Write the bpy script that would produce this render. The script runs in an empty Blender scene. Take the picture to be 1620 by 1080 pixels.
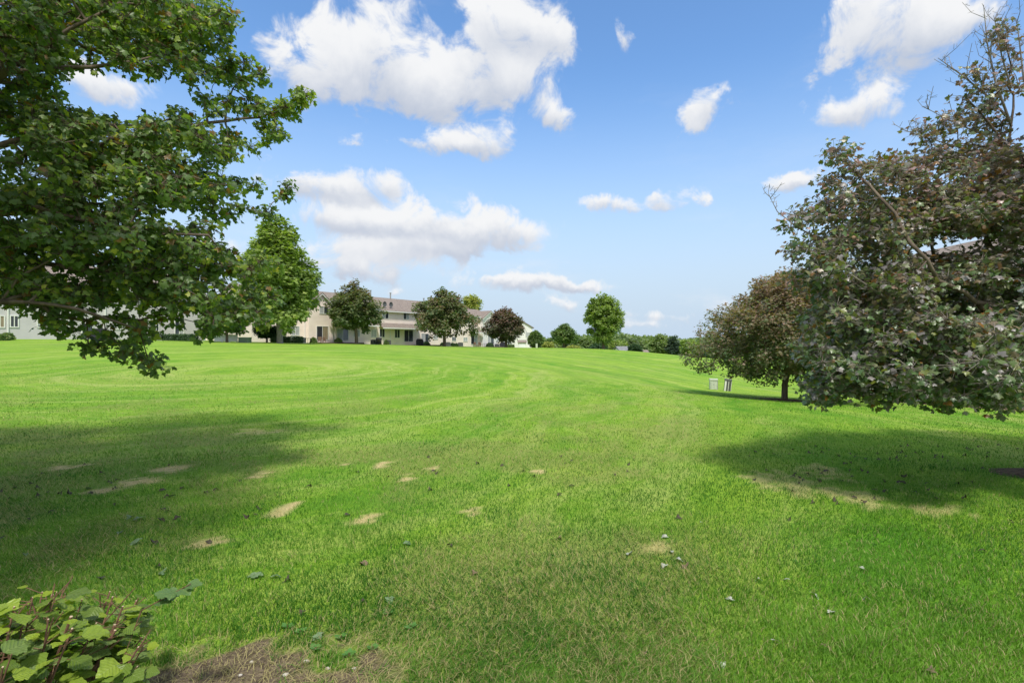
import bpy, math, random
import numpy as np
from mathutils import Vector

# ------------------------------------------------------------------ camera, world, sun, exposure
S = bpy.context.scene
C = S.collection
RNG = np.random.default_rng(7)
random.seed(7)
F = 810.0            # focal length in photo pixels
CAMZ = 1.6

cam_d = bpy.data.cameras.new('camera')
cam = bpy.data.objects.new('camera', cam_d)
C.objects.link(cam)
cam.location = (0, 0, CAMZ)
cam.rotation_euler = (math.radians(90), 0, 0)
cam_d.sensor_width = 36
cam_d.lens = 18
cam_d.clip_start = 0.05
cam_d.clip_end = 6000
S.camera = cam

SUN_EL = math.radians(58)
SUN_AZ = (0.15, -0.989)          # horizontal direction towards the sun
sl = bpy.data.lights.new('sun', 'SUN')
sl.energy = 2.0
sl.angle = math.radians(6)
sl.color = (1.0, 0.95, 0.86)
sun = bpy.data.objects.new('sun', sl)
C.objects.link(sun)
sdir = Vector((SUN_AZ[0], SUN_AZ[1], math.tan(SUN_EL) * math.hypot(*SUN_AZ))).normalized()
sun.rotation_euler = sdir.to_track_quat('Z', 'Y').to_euler()

S.view_settings.view_transform = 'Standard'
S.view_settings.look = 'None'
S.view_settings.gamma = 1
S.view_settings.use_curve_mapping = False
S.view_settings.exposure = 0.95
S.cycles.max_bounces = 6
S.cycles.transparent_max_bounces = 8
S.cycles.use_denoising = True


class NT:
    """small helper for building node trees"""
    def __init__(self, tree):
        self.t = tree
        self.t.nodes.clear()

    def n(self, kind, ins=None, **props):
        nd = self.t.nodes.new(kind)
        for k, v in props.items():
            setattr(nd, k, v)
        for k, v in (ins or {}).items():
            if isinstance(v, tuple) and len(v) == 2 and hasattr(v[0], 'outputs'):
                self.t.links.new(v[0].outputs[v[1]], nd.inputs[k])
            elif hasattr(v, 'outputs'):
                self.t.links.new(v.outputs[0], nd.inputs[k])
            else:
                nd.inputs[k].default_value = v
        return nd

    def m(self, op, a, b=0.0, c=0.0, clamp=False):
        nd = self.t.nodes.new('ShaderNodeMath')
        nd.operation = op
        nd.use_clamp = clamp
        for i, v in enumerate((a, b, c)):
            if isinstance(v, tuple):
                self.t.links.new(v[0].outputs[v[1]], nd.inputs[i])
            elif hasattr(v, 'outputs'):
                self.t.links.new(v.outputs[0], nd.inputs[i])
            else:
                nd.inputs[i].default_value = v
        return nd

    def ss(self, v, lo, hi):
        return self.n('ShaderNodeMapRange', {0: v, 1: lo, 2: hi, 3: 0.0, 4: 1.0}, interpolation_type='SMOOTHSTEP')

    def mix(self, f, a, b, mode='MIX'):
        nd = self.t.nodes.new('ShaderNodeMix')
        nd.data_type = 'RGBA'
        nd.blend_type = mode
        for i, v in ((0, f), (6, a), (7, b)):
            if isinstance(v, tuple) and len(v) == 2 and hasattr(v[0], 'outputs'):
                self.t.links.new(v[0].outputs[v[1]], nd.inputs[i])
            elif isinstance(v, bpy.types.Node):
                self.t.links.new(v.outputs[2 if v.bl_idname == 'ShaderNodeMix' else 0], nd.inputs[i])
            elif isinstance(v, (tuple, list)):
                nd.inputs[i].default_value = (*v[:3], 1)
            else:
                nd.inputs[i].default_value = v
        return nd


def px_dir(px, py):
    u, v = (px - 810) / F, (540 - py) / F
    return math.atan2(u, 1), math.atan2(v, math.hypot(1, u))


world = bpy.data.worlds.new('World')
S.world = world
world.use_nodes = True
W = NT(world.node_tree)
sky = W.n('ShaderNodeTexSky', sky_type='NISHITA', sun_disc=False, sun_elevation=SUN_EL,
          sun_rotation=math.atan2(SUN_AZ[0], SUN_AZ[1]), air_density=1.0, dust_density=0.6, ozone_density=2.0)
tc = W.n('ShaderNodeTexCoord')
sep = W.n('ShaderNodeSeparateXYZ', {0: tc})
az = W.m('ARCTAN2', (sep, 0), (sep, 1))
el = W.m('ARCSINE', (sep, 2))
coord = W.n('ShaderNodeCombineXYZ', {0: az, 1: el})
warp = W.n('ShaderNodeTexNoise', {'Vector': tc, 'Scale': 9.0, 'Detail': 5.0, 'Roughness': 0.6})
wv = W.n('ShaderNodeVectorMath', {0: (warp, 1), 1: (0.5, 0.5, 0.5)}, operation='SUBTRACT')
wv2 = W.n('ShaderNodeVectorMath', {0: wv, 1: (0.17, 0.085, 0)}, operation='MULTIPLY')
cw = W.n('ShaderNodeVectorMath', {0: coord, 1: wv2}, operation='ADD')
# cumulus clouds: photo position, half width, half height, weight
CLOUDS = [
    (570, 65, 85, 55, 1.3), (640, 115, 95, 55, 1.4), (500, 120, 60, 45, 1.2), (700, 150, 70, 45, .85),
    (785, 45, 55, 70, 1.3), (850, 50, 55, 45, 1.2), (800, 130, 75, 45, 1.2), (870, 180, 45, 26, 1.0),
    (700, 228, 70, 18, .9), (765, 220, 45, 24, .9), (640, 15, 50, 14, .5), (430, 60, 34, 40, .3),
    (540, 298, 95, 28, 1.3), (480, 290, 60, 22, .8), (590, 290, 45, 22, .8), (400, 240, 40, 22, .5),
    (560, 350, 80, 24, 1.3), (665, 362, 120, 32, 1.5), (775, 368, 85, 28, 1.4), (600, 408, 130, 20, 1.1),
    (560, 432, 110, 18, 1.1), (690, 395, 120, 14, .8), (360, 380, 70, 26, .6), (150, 130, 60, 30, .8), (45, 60, 60, 36, .7),
    (830, 450, 110, 13, 1.1), (915, 454, 45, 9, .8), (885, 485, 42, 12, .9),
    (1000, 55, 26, 32, .62), (985, 35, 16, 18, .35), (1130, 165, 42, 24, 1.0), (1118, 192, 36, 32, .9),
    (950, 320, 36, 18, .75), (1000, 325, 24, 12, .5), (1075, 315, 38, 17, .74), (1110, 322, 24, 8, .4),
    (1400, 30, 110, 50, 1.3), (1350, 12, 60, 25, .6), (1380, 85, 60, 38, .95), (1450, 55, 70, 50, .9), (1530, 20, 60, 30, .5),
    (1340, 178, 60, 36, 1.2), (1375, 155, 34, 26, .6), (1395, 185, 30, 16, .3), (1240, 288, 52, 14, .72), (1285, 278, 34, 14, .6),
    (1040, 497, 120, 11, .5), (1150, 485, 60, 12, .55), (1000, 515, 90, 8, .35), (560, 215, 22, 18, .4), (640, 462, 50, 8, .45),
    # clouds out of the picture
    (1900, 120, 260, 90, .9), (-300, -100, 260, 110, .9),
]
tot = None
hsum = None
for (px, py, rx, ry, w) in CLOUDS:
    a, e = px_dir(px, py)
    ra = rx / F * math.cos(a) ** 2 * .95
    re = ry / F * math.cos(a) * math.cos(e) ** 2 * .95
    d = W.n('ShaderNodeVectorMath', {0: cw, 1: (a, e, 0)}, operation='SUBTRACT')
    d2 = W.n('ShaderNodeVectorMath', {0: d, 1: (1 / ra, 1 / re, 0)}, operation='MULTIPLY')
    q = W.n('ShaderNodeVectorMath', {0: d2, 1: d2}, operation='DOT_PRODUCT')
    g = W.m('EXPONENT', W.m('MULTIPLY', (q, 1), -1.0))
    g = W.m('MULTIPLY', g, w)
    ys = W.n('ShaderNodeSeparateXYZ', {0: d2})
    h = W.m('MULTIPLY', g, (ys, 1))
    tot = g if tot is None else W.m('ADD', tot, g)
    hsum = h if hsum is None else W.m('ADD', hsum, h)
tot = W.m('ADD', tot, W.m('ADD', W.m('MULTIPLY', W.ss(el, 0.72, 0.95), 1.3), W.m('MULTIPLY', W.ss((sep, 1), 0.1, -.3), 0.8)))  # extra unseen clouds overhead and behind, added to brighten the sky fill
fine = W.n('ShaderNodeTexNoise', {'Vector': tc, 'Scale': 13.0, 'Detail': 10.0, 'Roughness': 0.60, 'Distortion': 0.6})
cap = W.m('SUBTRACT', 1.0, W.m('EXPONENT', W.m('MULTIPLY', tot, -1.25)))
dens = W.m('ADD', cap, W.m('MULTIPLY', W.m('SUBTRACT', (fine, 0), 0.5), 2.1))
mask = W.ss(dens, 0.28, 0.76)
mask = W.m('MULTIPLY', mask, W.ss(tot, 0.06, 0.30))
thin = W.n('ShaderNodeTexNoise', {'Vector': W.n('ShaderNodeVectorMath', {0: tc, 1: (1, 1, 3.5)}, operation='MULTIPLY'), 'Scale': 3.0, 'Detail': 8.0, 'Roughness': 0.65})
low = W.ss(el, 0.30, 0.0)
veil = W.m('MULTIPLY', W.ss((thin, 0), 0.50, 0.72), W.m('ADD', W.m('MULTIPLY', low, 0.40), 0.06))
hn = W.m('DIVIDE', hsum, W.m('ADD', tot, 0.05))
lit = W.m('ADD', W.m('MULTIPLY', hn, 0.68), W.m('MULTIPLY', W.m('SUBTRACT', (fine, 0), 0.5), 1.3))
lit = W.m('SUBTRACT', lit, W.m('MULTIPLY', W.m('SUBTRACT', dens, 0.8), 0.30))
litf = W.ss(lit, -0.55, 0.32)
SKYK = 0.15
cloud_col = W.mix(litf, tuple(c / SKYK for c in (0.275, 0.305, 0.365)), tuple(c / SKYK for c in (0.475, 0.48, 0.488)))
hs = W.n('ShaderNodeHueSaturation', {'Saturation': 1.16, 'Value': 0.84, 'Color': sky})
hz = W.mix(W.m('MULTIPLY', W.ss(el, 0.50, 0.0), 1.0), hs, tuple(c / SKYK for c in (0.295, 0.362, 0.44)))
sk2 = W.mix(veil, hz, tuple(c / SKYK for c in (0.44, 0.455, 0.48)))
skf = W.mix(mask, sk2, cloud_col)
bg = W.n('ShaderNodeBackground', {'Color': (skf, 2), 'Strength': SKYK})
W.n('ShaderNodeOutputWorld', {0: bg})

# ------------------------------------------------------------------ helpers


def at(px, py, Y):
    return np.array([(px - 810) / F * Y, Y, CAMZ + (540 - py) / F * Y])


TAB = RNG.random((256, 256))


def vnoise(x, y):
    xi = np.floor(x).astype(int); yi = np.floor(y).astype(int)
    fx = x - xi; fy = y - yi
    fx = fx * fx * (3 - 2 * fx); fy = fy * fy * (3 - 2 * fy)
    a = TAB[xi % 256, yi % 256]; b = TAB[(xi + 1) % 256, yi % 256]
    c = TAB[xi % 256, (yi + 1) % 256]; d = TAB[(xi + 1) % 256, (yi + 1) % 256]
    return (a * (1 - fx) + b * fx) * (1 - fy) + (c * (1 - fx) + d * fx) * fy


def fbm(x, y, o=4):
    s = 0; k = 1; t = 0
    for i in range(o):
        s = s + k * vnoise(x * 2 ** i + 17.3 * i, y * 2 ** i + 5.1 * i); t += k; k *= .55
    return s / t


CP = np.array([(0, 0, 0), (-4, 3, 0), (4, 3, 0), (-8, 7, 0), (0, 8, -.02), (6, 6, -.02), (0, 15, -.05), (-15, 15, .12),
               (11.7, 22, -.9), (7, 14, -.3), (15, 14, -.5), (12.2, 30, -1.25), (19, 20, -1.0), (-25, 28, .6), (0, 30, -.05),
               (-50, 50, 1.82), (-44, 59, 1.78), (-34, 75, 1.46), (-26.5, 86, 1.22), (-21.8, 93, 1.0), (-4.4, 119, .26),
               (-25, 50, 1.15), (0, 60, .15), (0, 90, .4), (0, 110, .28), (17, 100, .12), (21, 90, -.12), (28.6, 80, -.97),
               (17, 130, -1), (40, 120, -3), (60, 80, -3), (28, 60, -1.7), (12, 45, -1.0), (20, 45, -1.85), (-120, 120, 2),
               (120, 120, -4), (0, 250, -4), (-200, 300, 0), (200, 300, -6), (-30, -30, 0), (30, -30, 0), (40, 20, -1.5), (-60, 10, 1)], float)


def _tps(r):
    r = np.maximum(r, 1e-9)
    return r * r * np.log(r)


_n = len(CP)
_P = CP[:, :2] / 50.0
_K = _tps(np.linalg.norm(_P[:, None] - _P[None], axis=2)) + np.eye(_n) * 0.002
_A = np.zeros((_n + 3, _n + 3)); _A[:_n, :_n] = _K; _A[:_n, _n] = 1; _A[:_n, _n + 1:] = _P; _A[_n:, :_n] = _A[:_n, _n:].T
_w = np.linalg.solve(_A, np.concatenate([CP[:, 2], [0, 0, 0]]))


def H(x, y):
    x = np.atleast_1d(np.asarray(x, float)); y = np.atleast_1d(np.asarray(y, float))
    sh = x.shape
    q = np.stack([x.ravel(), y.ravel()], 1) / 50.0
    r = np.full(len(q), _w[_n]) + q @ _w[_n + 1:]
    for i in range(_n):
        r += _w[i] * _tps(np.hypot(q[:, 0] - _P[i, 0], q[:, 1] - _P[i, 1]))
    d = np.hypot(x.ravel(), y.ravel())
    k = np.clip((d - 200) / 150, 0, 1); k = k * k * (3 - 2 * k)
    r = np.where(k < 1, r, 0) * (1 - k) - 5 * k
    return r.reshape(sh)


def Hs(x, y):
    return float(H([x], [y])[0])


def ground_px(px, py):
    """point of the ground seen at a photo pixel"""
    u, v = (px - 810) / F, (py - 540) / F
    Y = 2.0
    for Y in np.arange(1.5, 60, .05):
        if CAMZ - v * Y < Hs(u * Y, Y):
            break
    return u * Y, Y


def fastmesh(name, V, faces, mat=None, parent=None, facecol=None, smooth=False, colname='col'):
    """faces: list of int arrays (n,k)"""
    me = bpy.data.meshes.new(name)
    V = np.asarray(V, np.float32)
    me.vertices.add(len(V)); me.vertices.foreach_set('co', V.ravel())
    loops = np.concatenate([f.ravel() for f in faces]).astype(np.int32)
    tot = np.concatenate([np.full(len(f), f.shape[1]) for f in faces]).astype(np.int32)
    st = np.concatenate([[0], np.cumsum(tot)[:-1]]).astype(np.int32)
    me.loops.add(len(loops)); me.loops.foreach_set('vertex_index', loops)
    me.polygons.add(len(tot)); me.polygons.foreach_set('loop_start', st); me.polygons.foreach_set('loop_total', tot)
    if smooth:
        me.polygons.foreach_set('use_smooth', np.ones(len(tot), bool))
    if facecol is not None:
        a = me.attributes.new(colname, 'FLOAT_COLOR', 'FACE')
        fc = np.ones((len(tot), 4), np.float32); fc[:, :3] = facecol
        a.data.foreach_set('color', fc.ravel())
    me.update(calc_edges=True)
    o = bpy.data.objects.new(name, me)
    C.objects.link(o)
    if mat: me.materials.append(mat)
    if parent: o.parent = parent
    return o


def tag(o, label=None, cat=None, group=None, kind=None):
    if label: o['label'] = label
    if cat: o['category'] = cat
    if group: o['group'] = group
    if kind: o['kind'] = kind
    return o


def thing(name, loc, label, cat, group=None, rz=0):
    o = bpy.data.objects.new(name, None); C.objects.link(o)
    o.location = loc; o.rotation_euler = (0, 0, rz)
    o.empty_display_size = .2
    return tag(o, label, cat, group)


def copy_tree(o, parent=None):
    c = o.copy(); C.objects.link(c)
    if parent: c.parent = parent
    for ch in list(o.children):
        copy_tree(ch, c)
    return c


class MB:
    """collects boxes, prisms and tubes into one mesh"""
    def __init__(self):
        self.v = []; self.f = []

    def poly(self, vs, fs):
        b = len(self.v); self.v += [tuple(p) for p in vs]; self.f += [tuple(i + b for i in f) for f in fs]

    def box(self, x0, x1, y0, y1, z0, z1):
        self.poly([(x0, y0, z0), (x1, y0, z0), (x1, y1, z0), (x0, y1, z0), (x0, y0, z1), (x1, y0, z1), (x1, y1, z1), (x0, y1, z1)],
                  [(0, 3, 2, 1), (4, 5, 6, 7), (0, 1, 5, 4), (1, 2, 6, 5), (2, 3, 7, 6), (3, 0, 4, 7)])
        return self

    def prism(self, pts, axis, a0, a1):
        """pts in the (other, z) plane, extruded along axis 0 (x) or 1 (y)"""
        n = len(pts)
        def mk(a, p): return (a, p[0], p[1]) if axis == 0 else (p[0], a, p[1])
        vs = [mk(a0, p) for p in pts] + [mk(a1, p) for p in pts]
        fs = [tuple(range(n)), tuple(range(2 * n - 1, n - 1, -1))] + [(i, i + n, (i + 1) % n + n, (i + 1) % n) for i in range(n)]
        self.poly(vs, fs)
        return self

    def tube(self, pts, rs, k=8, cap=True):
        pts = [Vector(p) for p in pts]
        if not hasattr(rs, '__len__'): rs = [rs] * len(pts)
        vs = []
        for i, p in enumerate(pts):
            t = (pts[min(i + 1, len(pts) - 1)] - pts[max(i - 1, 0)]).normalized()
            a = t.cross(Vector((0.31, 0.2, 0.93)))
            if a.length < .1: a = t.cross(Vector((1, 0, 0)))
            a.normalize(); b = t.cross(a)
            vs += [p + (a * math.cos(2 * math.pi * j / k) + b * math.sin(2 * math.pi * j / k)) * rs[i] for j in range(k)]
        fs = []
        for i in range(len(pts) - 1):
            fs += [(i * k + j, i * k + (j + 1) % k, (i + 1) * k + (j + 1) % k, (i + 1) * k + j) for j in range(k)]
        if cap: fs += [tuple(range(k - 1, -1, -1)), tuple(range((len(pts) - 1) * k, len(pts) * k))]
        self.poly(vs, fs)
        return self

    def build(self, name, mat, parent=None, smooth=False, bevel=0):
        me = bpy.data.meshes.new(name)
        me.from_pydata(self.v, [], self.f)
        me.validate()
        import bmesh
        bm = bmesh.new(); bm.from_mesh(me); bmesh.ops.recalc_face_normals(bm, faces=bm.faces)
        if bevel: bmesh.ops.bevel(bm, geom=bm.edges[:], offset=bevel, segments=2, affect='EDGES', profile=.5)
        bm.to_mesh(me); bm.free()
        if smooth:
            for p in me.polygons: p.use_smooth = True
        o = bpy.data.objects.new(name, me); C.objects.link(o)
        me.materials.append(mat)
        if parent: o.parent = parent
        return o


# ------------------------------------------------------------------ materials
def mat(name, col, rough=.7, var=.15, scale=5.0, spec=.3, metal=0, bump=0, bscale=None, stretch=(1, 1, 1), col2=None):
    m = bpy.data.materials.new(name); m.use_nodes = True
    T = NT(m.node_tree)
    tc = T.n('ShaderNodeTexCoord')
    mp = T.n('ShaderNodeMapping', {0: (tc, 3), 3: stretch})
    nz = T.n('ShaderNodeTexNoise', {'Vector': mp, 'Scale': scale, 'Detail': 6.0, 'Roughness': .6})
    c2 = col2 or tuple(c * (1 - var) for c in col)
    c1 = tuple(min(1, c * (1 + var)) for c in col) if not col2 else col
    f = T.ss((nz, 0), .3, .7)
    cc = T.mix(f, c1, c2)
    ins = {'Base Color': (cc, 2), 'Roughness': rough, 'Metallic': metal, 'Specular IOR Level': spec}
    if bump:
        n2 = T.n('ShaderNodeTexNoise', {'Vector': mp, 'Scale': bscale or scale * 4, 'Detail': 5.0})
        ins['Normal'] = T.n('ShaderNodeBump', {'Strength': .6, 'Distance': bump, 'Height': n2})
    p = T.n('ShaderNodeBsdfPrincipled', ins)
    T.n('ShaderNodeOutputMaterial', {0: p})
    return m


def siding_mat(name, col):
    m = bpy.data.materials.new(name); m.use_nodes = True
    T = NT(m.node_tree)
    tc = T.n('ShaderNodeTexCoord')
    sp = T.n('ShaderNodeSeparateXYZ', {0: (tc, 3)})
    fr = T.m('FRACT', T.m('MULTIPLY', (sp, 2), 1 / .2))
    nz = T.n('ShaderNodeTexNoise', {'Vector': (tc, 3), 'Scale': .8, 'Detail': 6.0})
    cc = T.mix(T.ss((nz, 0), .3, .7), tuple(c * .92 for c in col), col)
    bp = T.n('ShaderNodeBump', {'Strength': .8, 'Distance': .02, 'Height': T.m('SUBTRACT', 1.0, fr)})
    p = T.n('ShaderNodeBsdfPrincipled', {'Base Color': (cc, 2), 'Roughness': .55, 'Specular IOR Level': .3, 'Normal': bp})
    T.n('ShaderNodeOutputMaterial', {0: p})
    return m


def leaf_mat(name, rough=.42, spec=.5, trans=.35, tcol=(1.5, 1.7, .5)):
    m = bpy.data.materials.new(name); m.use_nodes = True
    T = NT(m.node_tree)
    at_ = T.n('ShaderNodeAttribute', attribute_name='col')
    p = T.n('ShaderNodeBsdfPrincipled', {'Base Color': at_, 'Roughness': rough, 'Specular IOR Level': spec})
    tcx = T.mix(1.0, at_, tcol, 'MULTIPLY')
    tr = T.n('ShaderNodeBsdfTranslucent', {0: (tcx, 2)})
    mx = T.n('ShaderNodeMixShader', {0: trans, 1: p, 2: tr})
    T.n('ShaderNodeOutputMaterial', {0: mx})
    return m


M = {}
M['bark'] = mat('bark', (.16, .125, .10), .9, .35, 9, .1, bump=.02, bscale=30, stretch=(1, 1, .25))
M['bark_grey'] = mat('bark_grey', (.27, .24, .215), .85, .3, 14, .15, bump=.01, bscale=60, stretch=(1, 1, .4))
M['leaf_left'] = leaf_mat('leaf_left', .44, .5, .42)
M['leaf_right'] = leaf_mat('leaf_right', .38, .8, .30, (1.3, 1.3, .5))
M['leaf_far'] = leaf_mat('leaf_far', .5, .4, .35)
M['siding'] = siding_mat('cream_siding', (.93, .79, .72))
M['siding_grey'] = siding_mat('grey_siding', (.56, .54, .54))
M['siding_white'] = siding_mat('white_siding', (.82, .80, .77))
M['shingle'] = mat('shingle', (.245, .205, .18), .9, .30, 3.5, .1, bump=.02, stretch=(1, 1, 4))
M['shingle_grey'] = mat('shingle_grey', (.22, .23, .25), .9, .2, 2, .1)
M['trim'] = mat('white_trim', (.78, .77, .74), .5, .05, 3)
M['glass'] = mat('window_glass', (.045, .055, .07), .08, .2, 1, .9)
M['blind'] = mat('window_blind', (.42, .43, .44), .5, .1, 2)
M['curtain'] = mat('door_curtain', (.30, .24, .16), .6, .3, 3, stretch=(6, 1, .3))
M['screen'] = mat('screen_mesh', (.035, .035, .045), .7, .1, 3)
M['black'] = mat('black_metal', (.02, .02, .022), .4, .3, 6)
M['cover'] = mat('black_cover', (.03, .03, .045), .75, .3, 4, bump=.02)
M['grey_metal'] = mat('grey_metal', (.30, .31, .31), .5, .2, 8)
M['dark_metal'] = mat('dark_metal', (.10, .105, .11), .5, .2, 8)
M['ped_green'] = mat('pale_green_paint', (.50, .54, .44), .55, .15, 9)
M['ped_white'] = mat('chalky_white_paint', (.72, .72, .68), .6, .12, 9)
M['ped_grey'] = mat('grey_green_paint', (.12, .125, .11), .55, .25, 9)
M['vinyl'] = mat('vinyl', (.80, .81, .82), .4, .05, 3)
M['wood'] = mat('patio_wood', (.20, .13, .09), .8, .3, 6)
M['mulch'] = mat('mulch', (.13, .095, .065), .95, .4, 22, .05, bump=.03, bscale=60)
M['brick'] = mat('pale_brick', (.62, .50, .44), .85, .2, 12, bump=.01)
M['fallen'] = leaf_mat('fallen_leaf', .6, .3, .1)
M['stem'] = mat('shrub_stem', (.17, .095, .06), .8, .35, 40, .2)
M['cut'] = mat('cut_wood', (.62, .47, .33), .8, .2, 60)

# ------------------------------------------------------------------ ground
DRY = [(575, 822, 26, 9), (458, 873, 26, 8), (325, 860, 30, 9), (225, 762, 28, 9), (272, 745, 26, 5), (452, 803, 15, 9), (160, 780, 24, 5),
       (646, 757, 10, 5), (411, 752, 10, 5), (851, 745, 9, 4), (605, 737, 12, 4), (545, 735, 8, 4), (685, 740, 10, 4), (110, 738, 26, 5),
       (743, 808, 20, 6), (1240, 765, 60, 18), (1350, 790, 50, 16), (400, 683, 50, 4), (1300, 745, 40, 12), (1480, 810, 50, 10),
       (1040, 870, 24, 8), (860, 580, 0.1, .1)]
DRYW = []
for (px, py, rx, ry) in DRY:
    gx, gy = ground_px(px, py)
    k = gy / F
    DRYW.append((gx, gy, rx * k * .95, ry * k * gy / CAMZ * 1.2, 1.0 if px < 900 and ry < 10 and rx < 31 else .55))


def patches(x, y):
    """(straw 0..1, faded 0..1, soil 0..1) of the near lawn"""
    n1 = fbm(x * 3.1 + 9, y * 3.1, 4); n2 = fbm(x * .55 + 3, y * .55 + 40, 4); n3 = fbm(x * 9, y * 9 + 11, 3)
    straw = np.zeros_like(x)
    n4 = fbm(x * 19, y * 19 + 3, 3)
    for (gx, gy, rx, ry, w) in DRYW:
        rx = rx * .82; ry = ry * .82
        q = ((x - gx) / rx) ** 2 + ((y - gy) / ry) ** 2
        straw = np.maximum(straw, w * np.clip(1.25 - q * .9 + (n3 - .5) * 3.4 + (n1 - .5) * 2.5 + (n4 - .5) * 3.0, 0, 1) * (q < 3.2))
    faded = np.clip((n2 - .44) * 4.0 + (n1 - .5) * 1.6, 0, 1)
    # lusher to the right, drier in the foreground middle
    lush = np.clip((x - .33 * y) * 1.1, 0, 1)
    faded = faded * (1 - .85 * lush) * np.clip(1.25 - y / 22, .35, 1)
    q = ((x + 1.35) / 1.0) ** 2 + ((y - 2.12) / .58) ** 2
    soil = np.clip(1.5 - q * 1.1 + (n1 - .5) * 2.6 + (n3 - .5) * 2.4, 0, 1)
    return straw, faded, soil


def axis(lims, fine, grow):
    a = [0.0]; st = fine
    while a[-1] < lims:
        if a[-1] > 9: st = min(st * grow, 120)
        a.append(a[-1] + st)
    return np.array(a)


ax = axis(3000, .09, 1.045)
gxs = np.concatenate([-ax[::-1], ax[1:]])
ay = axis(3000, .09, 1.04)
gys = np.concatenate([-np.array([400, 200, 100, 60, 30, 15, 8, 4, 2, 1.0, .5]), ay])
GX, GY = np.meshgrid(gxs, gys)
GZ = H(GX, GY)
near = np.clip(1 - np.hypot(GX, GY) / 30, 0, 1)
GZ = GZ + (fbm(GX * .5, GY * .5, 3) - .5) * .10 * near * np.clip(np.hypot(GX, GY) / 4, 0, 1) + (fbm(GX * .06 + 4, GY * .06, 2) - .5) * .25 * np.clip((GY - 15) / 30, 0, 1) * (GY < 48)
ny, nx = GX.shape
idx = np.arange(nx * ny).reshape(ny, nx)
quads = np.stack([idx[:-1, :-1], idx[:-1, 1:], idx[1:, 1:], idx[1:, :-1]], -1).reshape(-1, 4)
m = bpy.data.materials.new('lawn'); m.use_nodes = True
T = NT(m.node_tree)
geo = T.n('ShaderNodeNewGeometry')
pos = (geo, 0)
pa = T.n('ShaderNodeAttribute', attribute_name='patch')
psep = T.n('ShaderNodeSeparateColor', {0: pa})
big = T.n('ShaderNodeTexNoise', {'Vector': pos, 'Scale': .10, 'Detail': 5.0, 'Roughness': .6})
mid = T.n('ShaderNodeTexNoise', {'Vector': pos, 'Scale': .9, 'Detail': 6.0, 'Roughness': .65})
fin = T.n('ShaderNodeTexNoise', {'Vector': pos, 'Scale': 14.0, 'Detail': 6.0, 'Roughness': .75})
vfin = T.n('ShaderNodeTexNoise', {'Vector': pos, 'Scale': 70.0, 'Detail': 4.0, 'Roughness': .7})
cen = T.n('ShaderNodeVectorMath', {0: pos, 1: (-12, 25, 0)}, operation='SUBTRACT')
cen2 = T.n('ShaderNodeVectorMath', {0: cen, 1: (1, .72, 0)}, operation='MULTIPLY')
rad = T.n('ShaderNodeVectorMath', {0: cen2}, operation='LENGTH')
wob = T.n('ShaderNodeTexNoise', {'Vector': pos, 'Scale': .07, 'Detail': 3.0})
rw = T.m('ADD', (rad, 1), T.m('MULTIPLY', (wob, 0), 9.0))
st1 = T.m('SINE', T.m('MULTIPLY', rw, 2 * math.pi / 1.7))
st2 = T.m('SINE', T.m('MULTIPLY', rw, 2 * math.pi / 5.3))
strp = T.m('ADD', T.m('MULTIPLY', st1, .5), T.m('MULTIPLY', st2, .5))
streak = T.n('ShaderNodeTexNoise', {'Vector': T.n('ShaderNodeCombineXYZ', {0: T.m('MULTIPLY', rw, 1.3), 1: T.m('MULTIPLY', (big, 0), 3.0)}), 'Scale': 1.0, 'Detail': 5.0, 'Roughness': .7})
val = T.m('ADD', T.m('MULTIPLY', T.m('MULTIPLY', strp, T.ss((T.n('ShaderNodeSeparateXYZ', {0: pos}), 0), -16, 10)), .20), T.m('MULTIPLY', T.m('SUBTRACT', (mid, 0), .5), 1.2))
val = T.m('ADD', val, T.m('MULTIPLY', T.m('SUBTRACT', (streak, 0), .5), 1.1))
val = T.m('ADD', val, T.m('MULTIPLY', T.m('SUBTRACT', (big, 0), .5), 1.1))
val = T.m('ADD', val, T.m('MULTIPLY', T.m('SUBTRACT', (fin, 0), .5), 1.1))
f1 = T.ss(val, -.75, .85)
GREEN_D = (.085, .26, .014); GREEN_L = (.34, .485, .046); STRAW = (.60, .49, .24)
green = T.mix(f1, GREEN_D, GREEN_L)
olive = T.mix(T.m('MULTIPLY', T.ss(T.m('ADD', (streak, 0), T.m('MULTIPLY', (fin, 0), .35)), .62, .90), .60), green, (.42, .47, .15))
fade = T.mix(T.m('MULTIPLY', (psep, 1), .6), olive, (.24, .27, .075))
straw = T.mix((psep, 0), fade, STRAW)
soilc = T.mix(T.ss((fin, 0), .35, .65), (.115, .088, .06), (.23, .18, .12))
soil = T.mix(T.ss(T.m('ADD', (psep, 2), T.m('MULTIPLY', T.m('SUBTRACT', (vfin, 0), .5), .5)), .3, .7), straw, soilc)
spk = T.mix(1.0, soil, T.mix(T.ss((vfin, 0), .35, .65), (.62, .62, .62), (1.22, 1.22, 1.22)), 'MULTIPLY')
bh = T.m('ADD', T.m('MULTIPLY', (fin, 0), .6), T.m('MULTIPLY', (vfin, 0), .5))
bp = T.n('ShaderNodeBump', {'Strength': .8, 'Distance': .035, 'Height': bh})
p = T.n('ShaderNodeBsdfPrincipled', {'Base Color': (spk, 2), 'Roughness': .9, 'Specular IOR Level': .12, 'Normal': bp})
T.n('ShaderNodeOutputMaterial', {0: p})
M['lawn'] = m
lawn = fastmesh('ground', np.stack([GX, GY, GZ], -1).reshape(-1, 3), [quads], m, smooth=True)
a = lawn.data.attributes.new('patch', 'FLOAT_COLOR', 'POINT')
ps, pf, po = patches(GX.ravel(), GY.ravel())
pc = np.ones((nx * ny, 4), np.float32); pc[:, 0] = ps; pc[:, 1] = pf; pc[:, 2] = po
a.data.foreach_set('color', pc.ravel())
tag(lawn, kind='structure')


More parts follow.
